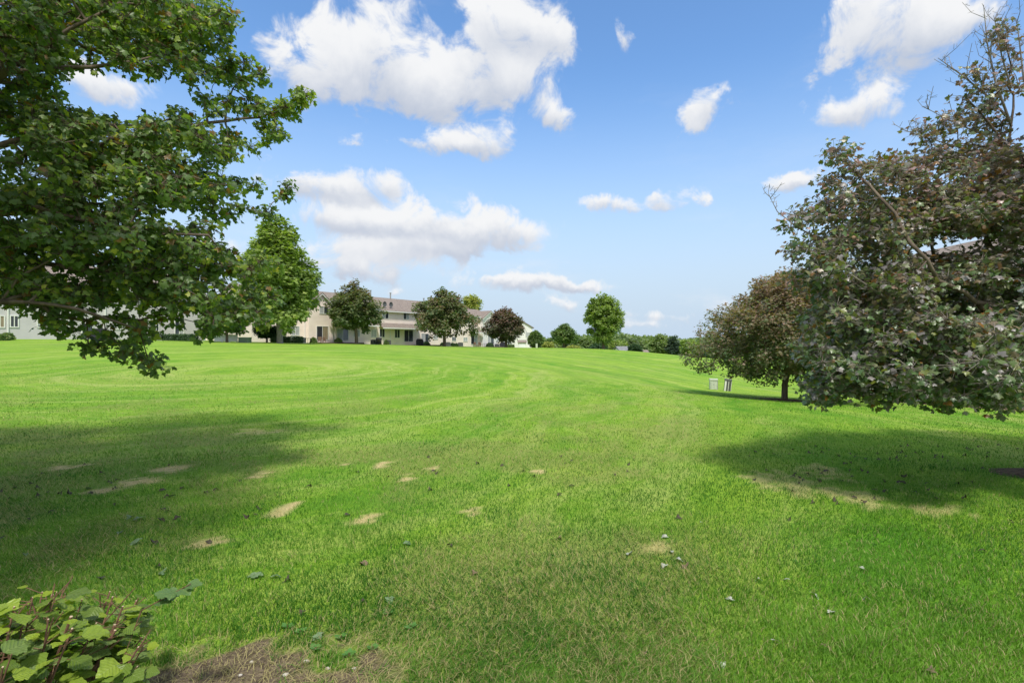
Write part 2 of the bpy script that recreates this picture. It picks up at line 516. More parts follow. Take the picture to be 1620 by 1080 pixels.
def groundz(x, y):
    """height of the built ground sheet incl. undulation"""
    x = np.asarray(x, float); y = np.asarray(y, float)
    d = np.hypot(x, y)
    z = H(x, y) + (fbm(x * .5, y * .5, 3) - .5) * .10 * np.clip(1 - d / 30, 0, 1) * np.clip(d / 4, 0, 1)
    return z + (fbm(x * .06 + 4, y * .06, 2) - .5) * .25 * np.clip((y - 15) / 30, 0, 1) * (y < 48)


def gz(x, y):
    return float(groundz(np.array([x]), np.array([y]))[0])


# ------------------------------------------------------------------ grass blades (uncountable)
def make_grass(N):
    # depth sampled so that blades are about even over the picture
    q = RNG.random(N)
    v0, v1 = 1 / 1.35, 1 / 26.0
    Y = 1 / (v0 + (v1 - v0) * q ** 1.05)
    X = (RNG.random(N) * 2 - 1) * (Y * 1.06 + .6)
    ps, pf, po = patches(X, Y)
    keep = RNG.random(N) > np.clip(po * 1.1, 0, .78)
    keep &= RNG.random(N) > ps * .15
    X, Y, ps, pf, po = X[keep], Y[keep], ps[keep], pf[keep], po[keep]
    n = len(X)
    Z = groundz(X, Y)
    tuft = fbm(X * 2.3, Y * 2.3 + 70, 3)
    h = (.018 + .026 * RNG.random(n) + .05 * np.clip(tuft - .5, 0, 1)) * (1 - .5 * ps) * (1 - .4 * po)
    w = np.maximum(.0014 + .001 * RNG.random(n), Y * .00042)
    ang = RNG.random(n) * 2 * np.pi
    lean = (.25 + .8 * RNG.random(n) + .5 * (pf > .5) + 1.6 * (po > .4)) * h
    # combed direction varies slowly
    comb = fbm(X * .8 + 5, Y * .8, 3) * 12
    ldir = np.stack([np.cos(comb) * .35 + .9 * np.cos(ang * 3), np.sin(comb) * .35 + .9 * np.sin(ang * 3)], 1)
    ldir /= np.linalg.norm(ldir, axis=1)[:, None] + 1e-6
    wx, wy = np.cos(ang) * w, np.sin(ang) * w
    b = np.stack([X, Y, Z - .004], 1)
    L = np.stack([ldir[:, 0] * lean, ldir[:, 1] * lean, 0 * h], 1)
    up = np.stack([0 * h, 0 * h, h], 1)
    wd = np.stack([wx, wy, 0 * wx], 1)
    v = np.empty((n, 5, 3))
    v[:, 0] = b - wd; v[:, 1] = b + wd
    v[:, 2] = b + up * .62 + L * .3 + wd * .8; v[:, 3] = b + up * .62 + L * .3 - wd * .8
    v[:, 4] = b + up + L
    base = np.arange(n)[:, None] * 5
    quad = base + np.array([[0, 1, 2, 3]]); tri = base + np.array([[3, 2, 4]])
    r = RNG.random(n)
    big = fbm(X * .35, Y * .35 + 9, 3)
    mdn = fbm(X * 1.3 + 30, Y * 1.3, 4)
    pd = np.clip(.05 + .30 * pf + .9 * ps + .9 * po + (big - .5) * .3, 0, 1)
    dry = r < pd
    g1 = np.array([.038, .15, .012]); g2 = np.array([.155, .32, .032]); s1 = np.array([.30, .27, .12]); s2 = np.array([.50, .43, .21])
    t = np.clip(RNG.random(n) * .75 + (big - .5) * 1.5 + (mdn - .5) * 1.6 + .0 + np.clip((Y - 4) / 14, 0, 1) * .75, 0, 1.5)[:, None]  # blades darken towards the camera, broad foreground shade put into their colour
    col = g1 * (1 - t) + g2 * t
    t2 = RNG.random(n)[:, None]
    col = np.where(dry[:, None], s1 * (1 - t2) + s2 * t2, col)
    col = np.where((ps > .35)[:, None] & dry[:, None], col * 1.3, col)
    fc = np.concatenate([col, col])
    mt = leaf_mat('grass_blade', .55, .25, .30, (1.2, 1.35, .7))
    o = fastmesh('grass', v.reshape(-1, 3), [quad, tri], mt, facecol=fc)
    tag(o, 'short green lawn grass with drier straw coloured blades in the foreground', 'grass', kind='stuff')


make_grass(520000)

# ------------------------------------------------------------------ leaves
def leaf_template(kind):
    if kind == 'maple':
        R = [(.18, -.12), (.44, -.12), (.52, .02), (.50, .12), (.70, .20), (.80, .46), (.66, .52), (.46, .50), (.36, .56), (.38, .74), (.24, .80), (.12, .95)]
        out = [(0, 0)] + R + [(0, 1.04)] + [(-x, y) for x, y in R[::-1]]
        c = (0, .32)
    elif kind == 'maple_small':
        R = [(.42, -.12), (.34, .13), (.78, .46), (.27, .50), (.22, .76)]
        out = [(0, 0)] + R + [(0, 1.08)] + [(-x, y) for x, y in R[::-1]]
        c = (0, .32)
    elif kind == 'clump':
        out = [(0, 0), (.42, .05), (.34, .4), (.6, .75), (.1, .7), (0, 1.1), (-.3, .7), (-.62, .6), (-.3, .3), (-.45, -.05)]
        c = (0, .4)
    else:  # simple
        out = [(0, 0), (.45, .3), (.3, .8), (0, 1), (-.35, .75), (-.45, .25)]
        c = (0, .45)
    P = np.array([c] + out, float)
    n = len(out)
    tris = np.array([(0, 1 + i, 1 + (i + 1) % n) for i in range(n)])
    return P, tris


TPL = {k: leaf_template(k) for k in ('maple', 'maple_small', 'clump', 'simple')}


def nrm(a):
    return a / (np.linalg.norm(a, axis=1)[:, None] + 1e-9)


def leaves_mesh(name, base, tipdir, normal, size, col, kind, mat_, parent, fold=.25, curl=.3):
    P, tris = TPL[kind]
    n = len(base)
    A = nrm(tipdir); N_ = normal - A * np.sum(normal * A, 1)[:, None]; N_ = nrm(N_); B = np.cross(A, N_)
    fo = (RNG.random(n) * 1.6 - .3) * fold; cu = (RNG.random(n) * 1.4 - .2) * curl
    x = P[:, 0][None]; y = P[:, 1][None]
    wob = RNG.random((n, len(P))) * .10 - .05
    z = -fo[:, None] * np.abs(x) - cu[:, None] * (y - .2) ** 2 * np.sign(y - .2) + wob
    v = base[:, None] + size[:, None, None] * (x[..., None] * B[:, None] + y[..., None] * A[:, None] + z[..., None] * N_[:, None])
    f = (np.arange(n)[:, None, None] * len(P) + tris[None]).reshape(-1, 3)
    fc = np.repeat(col, len(tris), 0)
    return fastmesh(name, v.reshape(-1, 3), [f], mat_, parent, facecol=fc)


def sticks(A, B, ra, rb):
    """three sided prisms from A to B"""
    n = len(A); t = nrm(B - A)
    s = nrm(np.cross(t, np.array([[.3, .5, .81]]))); q = np.cross(t, s)
    v = np.empty((n, 6, 3))
    for j in range(3):
        c, sn = math.cos(j * 2.094), math.sin(j * 2.094)
        v[:, j] = A + (s * c + q * sn) * ra[:, None]; v[:, 3 + j] = B + (s * c + q * sn) * rb[:, None]
    b = np.arange(n)[:, None] * 6
    f = np.concatenate([b + np.array([[j, (j + 1) % 3, 3 + (j + 1) % 3, 3 + j]]) for j in range(3)])
    return v.reshape(-1, 3), f


def grow(trunk, limbs, centers, seg, rtip, rtrunk, pl=.22, sag=.1, limbr=.045):
    pos = []; par = []; plen = []
    def add(p, parent):
        pos.append(np.array(p, float)); par.append(parent)
        plen.append(0 if parent < 0 else plen[parent] + np.linalg.norm(pos[-1] - pos[parent]))
        return len(pos) - 1
    last = -1
    tid = []; floor_r = {}
    for p in trunk: last = add(p, last); tid.append(last)
    for (ti, pts) in limbs:
        last = tid[ti]
        prev = pos[last]; i0 = len(pos)
        for p in pts:
            p = np.array(p, float)
            k = max(1, int(np.linalg.norm(p - prev) / seg))
            for j in range(1, k + 1):
                q = prev + (p - prev) * j / k + (RNG.random(3) - .5) * seg * .12
                last = add(q, last)
            prev = p
        for j in range(i0, len(pos)): floor_r[j] = limbr * (1 - .72 * (j - i0) / max(1, len(pos) - i0))
    top = pos[tid[-1]]
    centers = centers[np.argsort(np.linalg.norm(centers - top, axis=1))]
    cap = 400000
    PA = np.zeros((200000, 3)); PL = np.zeros(200000); n = len(pos)
    PA[:n] = pos; PL[:n] = plen
    lo = max(1, len(trunk) // 2)
    leafnodes = []
    for c in centers:
        d = np.linalg.norm(PA[:n] - c, axis=1)
        cost = d + pl * PL[:n]; cost[:lo] += 100
        i = int(np.argmin(cost)); p = PA[i]
        dd = d[i]
        k = max(1, int(dd / seg))
        ctrl = (p + c) / 2 + (RNG.random(3) - .5) * dd * .25 + np.array([0, 0, sag * dd])
        lasti = i
        for j in range(1, k + 1):
            t = j / k
            q = (1 - t) ** 2 * p + 2 * t * (1 - t) * ctrl + t * t * c + ((RNG.random(3) - .5) * seg * .15 if j < k else 0)
            lasti = add(q, lasti)
            PA[n] = pos[-1]; PL[n] = plen[-1]; n += 1
        leafnodes.append(lasti)
    P = np.array(pos); par = np.array(par)
    cnt = np.zeros(n)
    cnt[leafnodes] += 1
    for i in range(n - 1, 0, -1):
        cnt[par[i]] += cnt[i]
    cnt = np.maximum(cnt, 1)
    ex = math.log(rtrunk / rtip) / math.log(max(cnt[0], 2))
    R = rtip * cnt ** ex
    for j, rf_ in floor_r.items(): R[j] = max(R[j], rf_)
    R[:len(trunk)] = np.maximum(R[:len(trunk)], rtrunk * np.linspace(1.0, .8, len(trunk)))
    kids = [[] for _ in range(n)]
    for i in range(1, n): kids[par[i]].append(i)
    chains = []
    stack = [(-1, 0)]
    while stack:
        pa_, i = stack.pop()
        ch = ([pa_] if pa_ >= 0 else []) + [i]
        while kids[i]:
            ks = sorted(kids[i], key=lambda k: -cnt[k])
            for k in ks[1:]: stack.append((i, k))
            i = ks[0]; ch.append(i)
        chains.append(ch)
    return P, R, chains, np.array([P[i] for i in leafnodes]), np.array([P[i] - P[par[i]] for i in leafnodes])


def chains_mesh(P, R, chains, minr=0):
    V = []; Fq = []; b = 0
    for ch in chains:
        pts = P[ch]; r = R[ch].copy()
        if len(ch) > 2 and r[0] > r[1] * 1.3: r[0] = r[1] * 1.1
        r = r.copy(); r[-1] *= .6
        if r.max() < minr or len(ch) < 2: continue
        k = 10 if r.max() > .06 else (6 if r.max() > .02 else 4)
        t = np.gradient(pts, axis=0); t = nrm(t)
        s = nrm(np.cross(t, np.array([[.31, .2, .93]]))); q = np.cross(t, s)
        an = np.arange(k) * 2 * np.pi / k
        v = pts[:, None] + r[:, None, None] * (np.cos(an)[None, :, None] * s[:, None] + np.sin(an)[None, :, None] * q[:, None])
        V.append(v.reshape(-1, 3))
        m_ = len(ch)
        i = np.arange(m_ - 1)[:, None] * k; j = np.arange(k)[None]
        f = np.stack([i + j, i + (j + 1) % k, i + k + (j + 1) % k, i + k + j], -1).reshape(-1, 4) + b
        Fq.append(f); b += m_ * k
    return np.concatenate(V), np.concatenate(Fq)


def palette(pal, t):
    """pal: list of colours, t in 0..1"""
    pal = np.array(pal) * 1.45; x = np.clip(t, 0, .9999) * (len(pal) - 1)
    i = x.astype(int); f = (x - i)[:, None]
    return pal[i] * (1 - f) + pal[i + 1] * f


def dress(root, centers, dirs, mid, rc, per, size, kind, matl, colfn, bark, petiole=False, flat=.75, droop=.45, outw=.5, name='crown', rnd=.34, fold=.25, curl=.3):
    n = len(centers) * per
    c = np.repeat(centers, per, 0)
    off = RNG.normal(size=(n, 3)); off = nrm(off) * (RNG.random(n) ** .5)[:, None] * rc; off[:, 2] *= flat
    base = c + off
    out = nrm(c - mid)
    od = nrm(out * .7 + nrm(off) * .8)
    tip = nrm(od * np.array([1, 1, .6]) + np.array([0, 0, -droop]) + RNG.normal(size=(n, 3)) * rnd)
    nor = nrm(np.array([0, 0, .75]) + od * outw + RNG.normal(size=(n, 3)) * rnd)
    sz = size * (.55 + .6 * RNG.random(n))
    cl = np.repeat(RNG.random(len(centers)), per)
    col = colfn(base, cl, RNG.random(n))
    o = leaves_mesh(name, base - np.array(root.location), tip, nor, sz, col, kind, matl, root, fold=fold, curl=curl)
    if petiole:
        k = np.full(n, .0035); k2 = np.full(n, .0018)
        keep = RNG.random(n) < .8
        V, f = sticks((c + off * .1)[keep], base[keep], k[keep] * .8, k2[keep])
        fastmesh('twigs', V - np.array(root.location), [f], bark, root)
    return o


def wood(root, P, R, chains, bark, ntr, flare=True):
    """trunk as its own mesh and every limb in the mesh of limbs"""
    loc = np.array(root.location)
    V, f = chains_mesh(P - loc, R, chains[1:] if len(chains) > 1 else chains)
    fastmesh('branches', V, [f], bark, root, smooth=True)
    Rt = R.copy()
    if flare:
        Rt[chains[0][0]] *= 1.45
    V, f = chains_mesh(P - loc, Rt, chains[:1])
    fastmesh('trunk', V, [f], bark, root, smooth=True)


def blob_centers(blobs, dens, sparse=0.0, minsep=.16, near=2.3, gap=None):
    """sample points in ellipsoids given in photo pixels + depth"""
    out = []
    for (px, py, Y, rx, ry, rY, k) in blobs:
        if py < 230 and px > 1400: k = k * .5
        if 290 < px < 600 and py < 380: k = k * .62
        if px < 600 and py > 380: k = k * 1.55
        if px < 290 and py < 130: k = k * .8
        vol = 4.19 * (rx / F * Y) * (ry / F * Y) * rY
        n = max(3, int(vol * dens * k))
        q = RNG.normal(size=(n, 3)); q = nrm(q) * (RNG.random(n) ** (1 / 2.6))[:, None]
        YY = Y + q[:, 1] * rY
        X = (px - 810 + q[:, 0] * rx) / F * YY
        Z = CAMZ + (540 - py + q[:, 2] * ry) / F * YY
        out.append(np.stack([X, YY, Z], 1))
    c = np.concatenate(out)
    c = c[np.linalg.norm(c - np.array([0, 0, CAMZ]), axis=1) > near]
    c = c[c[:, 2] > gz(0, 5) + .5] if len(c) else c
    if gap is not None:
        ppx = 810 + c[:, 0] / c[:, 1] * F; ppy = 540 - (c[:, 2] - CAMZ) / c[:, 1] * F
        keep = np.ones(len(c), bool)
        for (gx, gy, rx, ry, pr) in gap:
            keep &= ~(((((ppx - gx) / rx) ** 2 + ((ppy - gy) / ry) ** 2) < 1) & (RNG.random(len(c)) < pr))
        c = c[keep]
    # thin out points that are too close
    RNG.shuffle(c)
    cell = np.floor(c / minsep).astype(int)
    _, ui = np.unique(cell, axis=0, return_index=True)
    return c[np.sort(ui)]


# ---- the big maple whose branches fill the left of the picture
GREENS = [(.058, .10, .034), (.09, .145, .042), (.135, .20, .046), (.21, .26, .042), (.32, .32, .05)]


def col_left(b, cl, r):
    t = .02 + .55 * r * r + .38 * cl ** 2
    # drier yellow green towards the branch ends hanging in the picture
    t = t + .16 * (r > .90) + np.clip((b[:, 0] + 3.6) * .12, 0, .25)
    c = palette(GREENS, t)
    w = RNG.random(len(c)) < .10
    c[w] = (.12, .17, .08)
    brown = (RNG.random(len(c)) < .035)
    c[brown] = (.22, .13, .035)
    return c


LT = np.array([-7.7, 5.0, 0.0]); LT[2] = gz(LT[0], LT[1]) - .05
left = thing('maple_tree', LT, 'large dark green maple filling the upper left of the picture with low hanging branches', 'tree')
blobsL = [
    (60, 20, 5.6, 150, 70, 1.6, 1), (220, 20, 6.0, 120, 60, 1.4, 1), (320, 30, 6.4, 62, 45, 1.0, .8), (300, 90, 6.4, 70, 30, 1.0, .9), (362, 40, 6.6, 30, 12, .5, .7),
    (60, 100, 5.2, 90, 30, 1.2, .8), (45, 152, 5.3, 80, 22, 1.1, 1.0), (120, 196, 5.4, 60, 12, .8, .8), (215, 85, 5.8, 110, 30, 1.2, 1),
    (330, 125, 6.2, 70, 18, .8, .9), (385, 110, 6.4, 26, 22, .5, .8), (398, 128, 6.5, 22, 16, .4, .9), (350, 165, 6.3, 60, 26, .8, .9), (405, 185, 6.5, 34, 22, .5, .9), (440, 172, 6.6, 18, 12, .3, .8), (476, 152, 6.7, 14, 7, .2, 1.2), (458, 165, 6.7, 14, 12, .2, 1), (432, 205, 6.5, 20, 14, .3, .8),
    (380, 225, 6.3, 50, 22, .7, 1), (45, 190, 4.4, 70, 26, 1.0, .9), (110, 215, 4.8, 110, 40, 1.2, 1), (250, 215, 5.2, 90, 42, 1.1, 1), (330, 240, 5.8, 60, 35, .9, 1),
    (60, 280, 3.9, 100, 60, .9, 1.2), (200, 290, 4.5, 110, 60, 1.1, 1.1), (300, 300, 5.2, 80, 42, 1.1, 1.05), (380, 305, 6.0, 60, 22, .6, .9), (425, 302, 6.2, 36, 14, .4, .9), (372, 335, 5.8, 40, 20, .5, .8), (405, 340, 6.1, 24, 8, .3, .6),
    (50, 380, 3.8, 100, 70, .9, 1.2), (180, 380, 4.2, 110, 60, 1.0, 1.2), (290, 390, 4.8, 70, 45, .9, 1.1), (345, 420, 5.0, 45, 28, .6, .9), (395, 430, 5.0, 34, 18, .4, .8), (420, 415, 5.1, 20, 12, .3, .7),
    (90, 465, 3.9, 80, 30, .8, 1), (215, 455, 4.2, 80, 35, .9, 1.1), (310, 470, 4.5, 60, 30, .7, 1), (375, 480, 4.8, 36, 22, .4, .9), (405, 495, 4.9, 18, 12, .3, .8),
    (320, 510, 4.4, 28, 18, .4, 1), (345, 495, 4.6, 40, 24, .5, 1), (405, 465, 4.8, 26, 26, .4, 1), (280, 490, 4.3, 36, 22, .5, 1), (30, 480, 3.9, 40, 16, .4, .9), (90, 500, 4.0, 55, 20, .5, 1), (125, 525, 4.0, 45, 14, .4, 1.2), (150, 545, 4.0, 20, 8, .2, 1.6), (60, 510, 3.9, 20, 14, .2, 1), (210, 515, 4.1, 32, 26, .4, 1.1), (205, 545, 4.1, 16, 14, .2, 1.6),
    (232, 568, 4.1, 22, 12, .22, 2.6), (240, 580, 4.1, 14, 8, .15, 2.6), (10, 455, 3.6, 26, 30, .4, 1.2), (100, 190, 5.4, 90, 14, .6, .8),
]
gapsL = [(30, 110, 22, 7, .6), (120, 110, 26, 7, .8), (165, 108, 24, 7, .8), (215, 98, 26, 7, .8), (255, 88, 22, 7, .7), (110, 48, 14, 10, .7), (135, 32, 16, 9, .8), (165, 20, 16, 9, .8), (190, 6, 14, 9, .8), (60, 488, 20, 6, .85), (95, 486, 22, 6, .8), (205, 371, 26, 6, .7), (250, 370, 26, 6, .7), (300, 372, 20, 6, .7), (320, 462, 24, 6, .7), (345, 205, 26, 8, .7), (395, 192, 18, 5, .6), (330, 275, 18, 8, .6), (370, 265, 24, 10, .9), (420, 250, 30, 16, .95), (400, 370, 18, 12, .9), (185, 152, 52, 20, .95), (255, 165, 34, 11, .85), (25, 520, 45, 26, 1), (335, 262, 26, 9, .7), (290, 240, 14, 8, .7), (165, 515, 14, 14, .8), (265, 520, 24, 18, .8)]
blobsL = [(a_, b_, .5 * Y_ + 3.3, c_, d_, e_, f_) for a_, b_, Y_, c_, d_, e_, f_ in blobsL]
cL = blob_centers(blobsL, 50, minsep=.19, near=3.0, gap=gapsL)
# the part of the crown outside the picture
q = RNG.normal(size=(2600, 3)); q = nrm(q) * (RNG.random(2600) ** .4)[:, None]
cO = np.array([-7.8, 2.6, 4.8]) + q * np.array([4.2, 3.7, 3.7])
ppx = 810 + cO[:, 0] / np.maximum(cO[:, 1], .05) * F; ppy = 540 - (cO[:, 2] - CAMZ) / np.maximum(cO[:, 1], .05) * F
cO = cO[((ppx < -30) | (cO[:, 1] < .2) | (ppy < -40)) & (np.linalg.norm(cO - np.array([0, 0, 1.6]), axis=1) > 3.2) & (cO[:, 2] > 1.3)]
q = RNG.normal(size=(1500, 3)); q = nrm(q) * (RNG.random(1500) ** .45)[:, None]
cP = np.array([-4.9, .4, 6.0]) + q * np.array([3.2, 2.6, 2.0])  # added unseen crown lobe near the camera, placed to shade the left foreground
ppy = 540 - (cP[:, 2] - CAMZ) / np.maximum(cP[:, 1], .05) * F
ppx = 810 + cP[:, 0] / np.maximum(cP[:, 1], .05) * F
cP = cP[(ppx < -40) | (cP[:, 1] < .2) | (ppy < -60)]
cL = np.concatenate([cL, cO, cP])
tr = [LT + np.array(p) for p in ((0, 0, 0), (.02, 0, .6), (.0, .03, 1.2), (.05, .05, 1.8), (.05, .1, 2.4), (.1, .1, 3.2), (.1, .1, 4.2), (.05, .1, 5.4), (0, .1, 6.6))]
limbsL = [(3, [at(-100, 480, 4.8), at(50, 478, 4.6), at(120, 488, 4.6), at(170, 505, 4.9)]), (4, [at(-80, 350, 5.2), at(60, 330, 5.0), at(200, 366, 4.9), at(330, 372, 5.2)]),
          (5, [at(-100, 260, 5.2), at(100, 200, 5.6), at(300, 200, 6.2), at(410, 185, 6.5)]), (5, [at(-60, 170, 5.3), at(10, 114, 5.2), at(110, 108, 5.2), at(215, 98, 5.4), at(275, 80, 5.7)]),
          (6, [at(-60, 150, 5.4), at(30, 100, 5.3), at(110, 48, 5.3), at(190, 5, 5.5)]), (4, [at(-60, 400, 5.2), at(90, 420, 5.1), at(220, 440, 5.2)]),
          (5, [(-9.5, 5, 4.5), (-11, 5.6, 5)]), (4, [(-8.5, 2.5, 3.6), (-9.3, 1, 4.6)]), (5, [(-6.6, 2.6, 4.4), (-6, 1.2, 5.4)])]
P, R, ch, ce, di = grow(tr, limbsL, cL, .16, .0040, .19, .18)
wood(left, P, R, ch, M['bark'], len(tr))
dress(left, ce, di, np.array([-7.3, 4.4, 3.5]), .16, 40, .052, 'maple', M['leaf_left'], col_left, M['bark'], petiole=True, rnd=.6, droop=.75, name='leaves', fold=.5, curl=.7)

# ---- the maple on the right, near
MAR = [(.045, .085, .032), (.072, .125, .045), (.12, .15, .065), (.20, .118, .098), (.235, .155, .165)]


def col_right(b, cl, r):
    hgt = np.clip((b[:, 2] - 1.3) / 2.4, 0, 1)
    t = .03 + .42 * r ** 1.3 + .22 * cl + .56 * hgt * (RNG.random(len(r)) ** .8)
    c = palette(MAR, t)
    w = RNG.random(len(c)) < .20
    c[w] = (.27, .245, .25)
    y = RNG.random(len(c)) < .07
    c[y] = (.16, .19, .025)
    o = RNG.random(len(c)) < .035
    c[o] = (.24, .12, .03)
    return c


RT = np.array([6.45, 6.1, 0.0]); RT[2] = gz(RT[0], RT[1]) - .05
right = thing('maple_tree', RT, 'purple tinged maple filling the right edge of the picture, bare twigs at its top', 'tree')
blobsR = [
    (1332, 242, 5.6, 30, 11, .25, 2.4), (1345, 262, 5.6, 18, 10, .2, 1.5), (1318, 285, 5.6, 14, 6, .15, 1.2), (1390, 285, 5.8, 70, 32, .6, 1.0), (1440, 265, 5.9, 50, 22, .5, 1), (1335, 325, 5.7, 50, 28, .5, 1), (1268, 345, 5.6, 26, 12, .3, .9),
    (1480, 250, 6.1, 34, 16, .4, .8), (1475, 215, 6.0, 30, 14, .3, 1), (1510, 195, 6.1, 30, 18, .3, .8), (1545, 160, 6.2, 30, 20, .3, .7), (1585, 50, 6.4, 16, 12, .2, 1.4), (1600, 90, 6.5, 34, 26, .5, .7), (1590, 150, 6.4, 40, 30, .5, .8), (1540, 115, 6.2, 14, 8, .15, 1), (1560, 200, 6.3, 60, 30, .6, .9),
    (1560, 255, 6.3, 80, 34, .9, 1), (1290, 380, 5.6, 56, 36, .6, 1.1), (1400, 360, 6.0, 90, 50, 1.0, 1.15), (1520, 330, 6.2, 100, 50, 1.2, 1.1), (1600, 330, 6.0, 60, 70, 1.2, 1),
    (1310, 440, 5.7, 60, 32, .8, 1.1), (1420, 450, 6.0, 100, 48, 1.2, 1.15), (1545, 440, 6.2, 100, 50, 1.3, 1.1), (1330, 500, 5.8, 70, 38, .9, 1.1), (1450, 520, 5.8, 110, 45, 1.3, 1.2), (1570, 520, 5.6, 90, 50, 1.3, 1.2),
    (1300, 565, 5.7, 42, 30, .7, 1.2), (1380, 580, 5.6, 80, 34, .9, 1.3), (1480, 590, 5.4, 90, 30, 1.0, 1.3), (1580, 590, 5.0, 80, 34, 1.0, 1.3), (1300, 600, 5.5, 34, 22, .4, 1.3), (1340, 615, 5.5, 60, 16, .5, 1.4), (1440, 615, 5.2, 70, 12, .5, 1.5), (1540, 618, 5.0, 80, 16, .6, 1.5), (1610, 610, 4.6, 50, 26, .5, 1.5), (1296, 630, 5.5, 12, 8, .15, 1.5), (1380, 634, 5.4, 24, 8, .2, 1.5), (1480, 632, 5.2, 22, 6, .2, 1.5), (1590, 636, 4.9, 22, 7, .2, 1.6),
]
gapsR = [(1570, 492, 22, 10, .85), (1540, 470, 20, 10, .85), (1512, 452, 18, 10, .85), (1488, 436, 16, 11, .85), (1465, 412, 14, 12, .85), (1445, 386, 12, 13, .85), (1425, 355, 12, 13, .8), (1402, 325, 11, 12, .7), (1600, 300, 12, 26, .7), (1595, 350, 12, 22, .7), (1530, 455, 26, 16, .6), (1500, 612, 30, 6, .6), (1585, 600, 30, 10, .5), (1600, 625, 26, 7, .6), (1575, 210, 25, 14, .5)]
cR = blob_centers(blobsR, 80, minsep=.15, near=3.4, gap=gapsR)
q = RNG.normal(size=(2200, 3)); q = nrm(q) * (RNG.random(2200) ** .4)[:, None]
cO = np.array([8.0, 5.0, 3.4]) + q * np.array([3.2, 2.9, 2.5])
ppx = 810 + cO[:, 0] / np.maximum(cO[:, 1], .05) * F; ppy = 540 - (cO[:, 2] - CAMZ) / np.maximum(cO[:, 1], .05) * F
cO = cO[(ppx > 1650) & (cO[:, 2] > 1.0) & (cO[:, 1] > .5)]
cR = np.concatenate([cR, cO])
tr = [RT + np.array(p) for p in ((0, 0, 0), (0, .02, .5), (.03, 0, 1.0), (0, 0, 1.5), (0, .05, 2.1), (.05, .1, 2.8), (.1, .1, 3.6), (.1, .1, 4.4))]
limbsR = [(3, [at(1612, 520, 5.6), at(1560, 492, 5.3), at(1528, 462, 5.1), at(1484, 444, 5.0), at(1466, 412, 4.9), at(1438, 384, 5.0), at(1418, 338, 5.1), at(1392, 312, 5.2), at(1345, 262, 5.5)]),
          (4, [at(1600, 470, 6.2), at(1560, 380, 6.3), at(1590, 260, 6.4), at(1605, 150, 6.5)]), (3, [at(1560, 540, 5.9), at(1450, 500, 5.8), at(1340, 500, 5.7)]),
          (2, [at(1600, 600, 5.6), at(1480, 612, 5.4), at(1370, 620, 5.4)]), (5, [(7.4, 6.4, 4), (8.4, 6.8, 4.6)]), (4, [(7.2, 7.4, 3), (7.5, 8.4, 3.6)]), (3, [(6.4, 5.0, 2.4), (6.6, 3.8, 2.8)]),
          (4, [at(1640, 420, 6.2), at(1580, 215, 6.3), at(1535, 160, 6.2)])]
P, R, ch, ce, di = grow(tr, limbsR, cR, .16, .0040, .14, .18, sag=-.02, limbr=.034)
wood(right, P, R, ch, M['bark'], len(tr))
dress(right, ce, di, np.array([6.6, 6.1, 1.8]), .19, 36, .046, 'maple', M['leaf_right'], col_right, M['bark_grey'], petiole=True, rnd=.55, droop=.5, outw=.35, name='leaves', fold=.5, curl=.7)
# bare twigs sticking out at the top and left of this tree
def bare(pts, r0, side=9, ln=.28, seed=1):
    mb = MB()
    rr = random.Random(seed)
    n = len(pts)
    rs = [r0 * (1 - .8 * i / (n - 1)) for i in range(n)]
    mb.tube(pts, rs, 6)
    for k in range(side):
        t = rr.uniform(.25, .98) * (n - 1); i = min(int(t), n - 2); f = t - i
        p = Vector(pts[i]) * (1 - f) + Vector(pts[i + 1]) * f
        d = (Vector(pts[i + 1]) - Vector(pts[i])).normalized()
        d = (d * .8 + Vector((rr.uniform(-1, 1), rr.uniform(-1, 1), rr.uniform(-.2, .8)))).normalized()
        l = ln * rr.uniform(.4, 1.1)
        q1 = p + d * l * .5; q2 = q1 + (d + Vector((rr.uniform(-.4, .4), rr.uniform(-.4, .4), .3))) * l * .5
        mb.tube([p, q1, q2], [.0045, .003, .0022], 4)
        for m_ in range(3):
            s0 = p.lerp(q2, rr.uniform(.3, .95)); e = Vector((rr.uniform(-1, 1), rr.uniform(-1, 1), rr.uniform(-.3, 1))).normalized()
            mb.tube([s0, s0 + e * .06], [.0028, .002], 3)
    mb.build('bare_twig', M['bark_grey'], right)


def off(p): return Vector(p - RT)


bare([off(at(*a_)) for a_ in ((1600, 200, 6.4), (1575, 130, 6.3), (1562, 70, 6.3), (1556, 8, 6.3))], .016, 16, .35, 1)
bare([off(at(*a_)) for a_ in ((1598, 190, 6.4), (1560, 150, 6.3), (1520, 118, 6.2), (1484, 92, 6.2))], .016, 16, .35, 2)
bare([off(at(*a_)) for a_ in ((1600, 140, 6.4), (1585, 90, 6.3), (1572, 25, 6.3))], .012, 12, .3, 3)
bare([off(at(*a_)) for a_ in ((1560, 215, 6.3), (1500, 190, 6.1), (1460, 168, 6.0))], .010, 10, .25, 4)
bare([off(at(*a_)) for a_ in ((1540, 240, 6.2), (1480, 222, 6.0), (1426, 205, 5.9))], .010, 12, .25, 5)
bare([off(at(*a_)) for a_ in ((1300, 380, 5.7), (1262, 360, 5.6), (1230, 335, 5.6), (1216, 308, 5.6))], .010, 9, .16, 6)
bare([off(at(*a_)) for a_ in ((1400, 470, 5.2), (1340, 430, 5.1), (1280, 395, 5.1))], .010, 6, .2, 7)
bare([off(at(*a_)) for a_ in ((1620, 130, 6.1), (1612, 60, 6.1), (1608, 30, 6.1))], .010, 6, .2, 8)


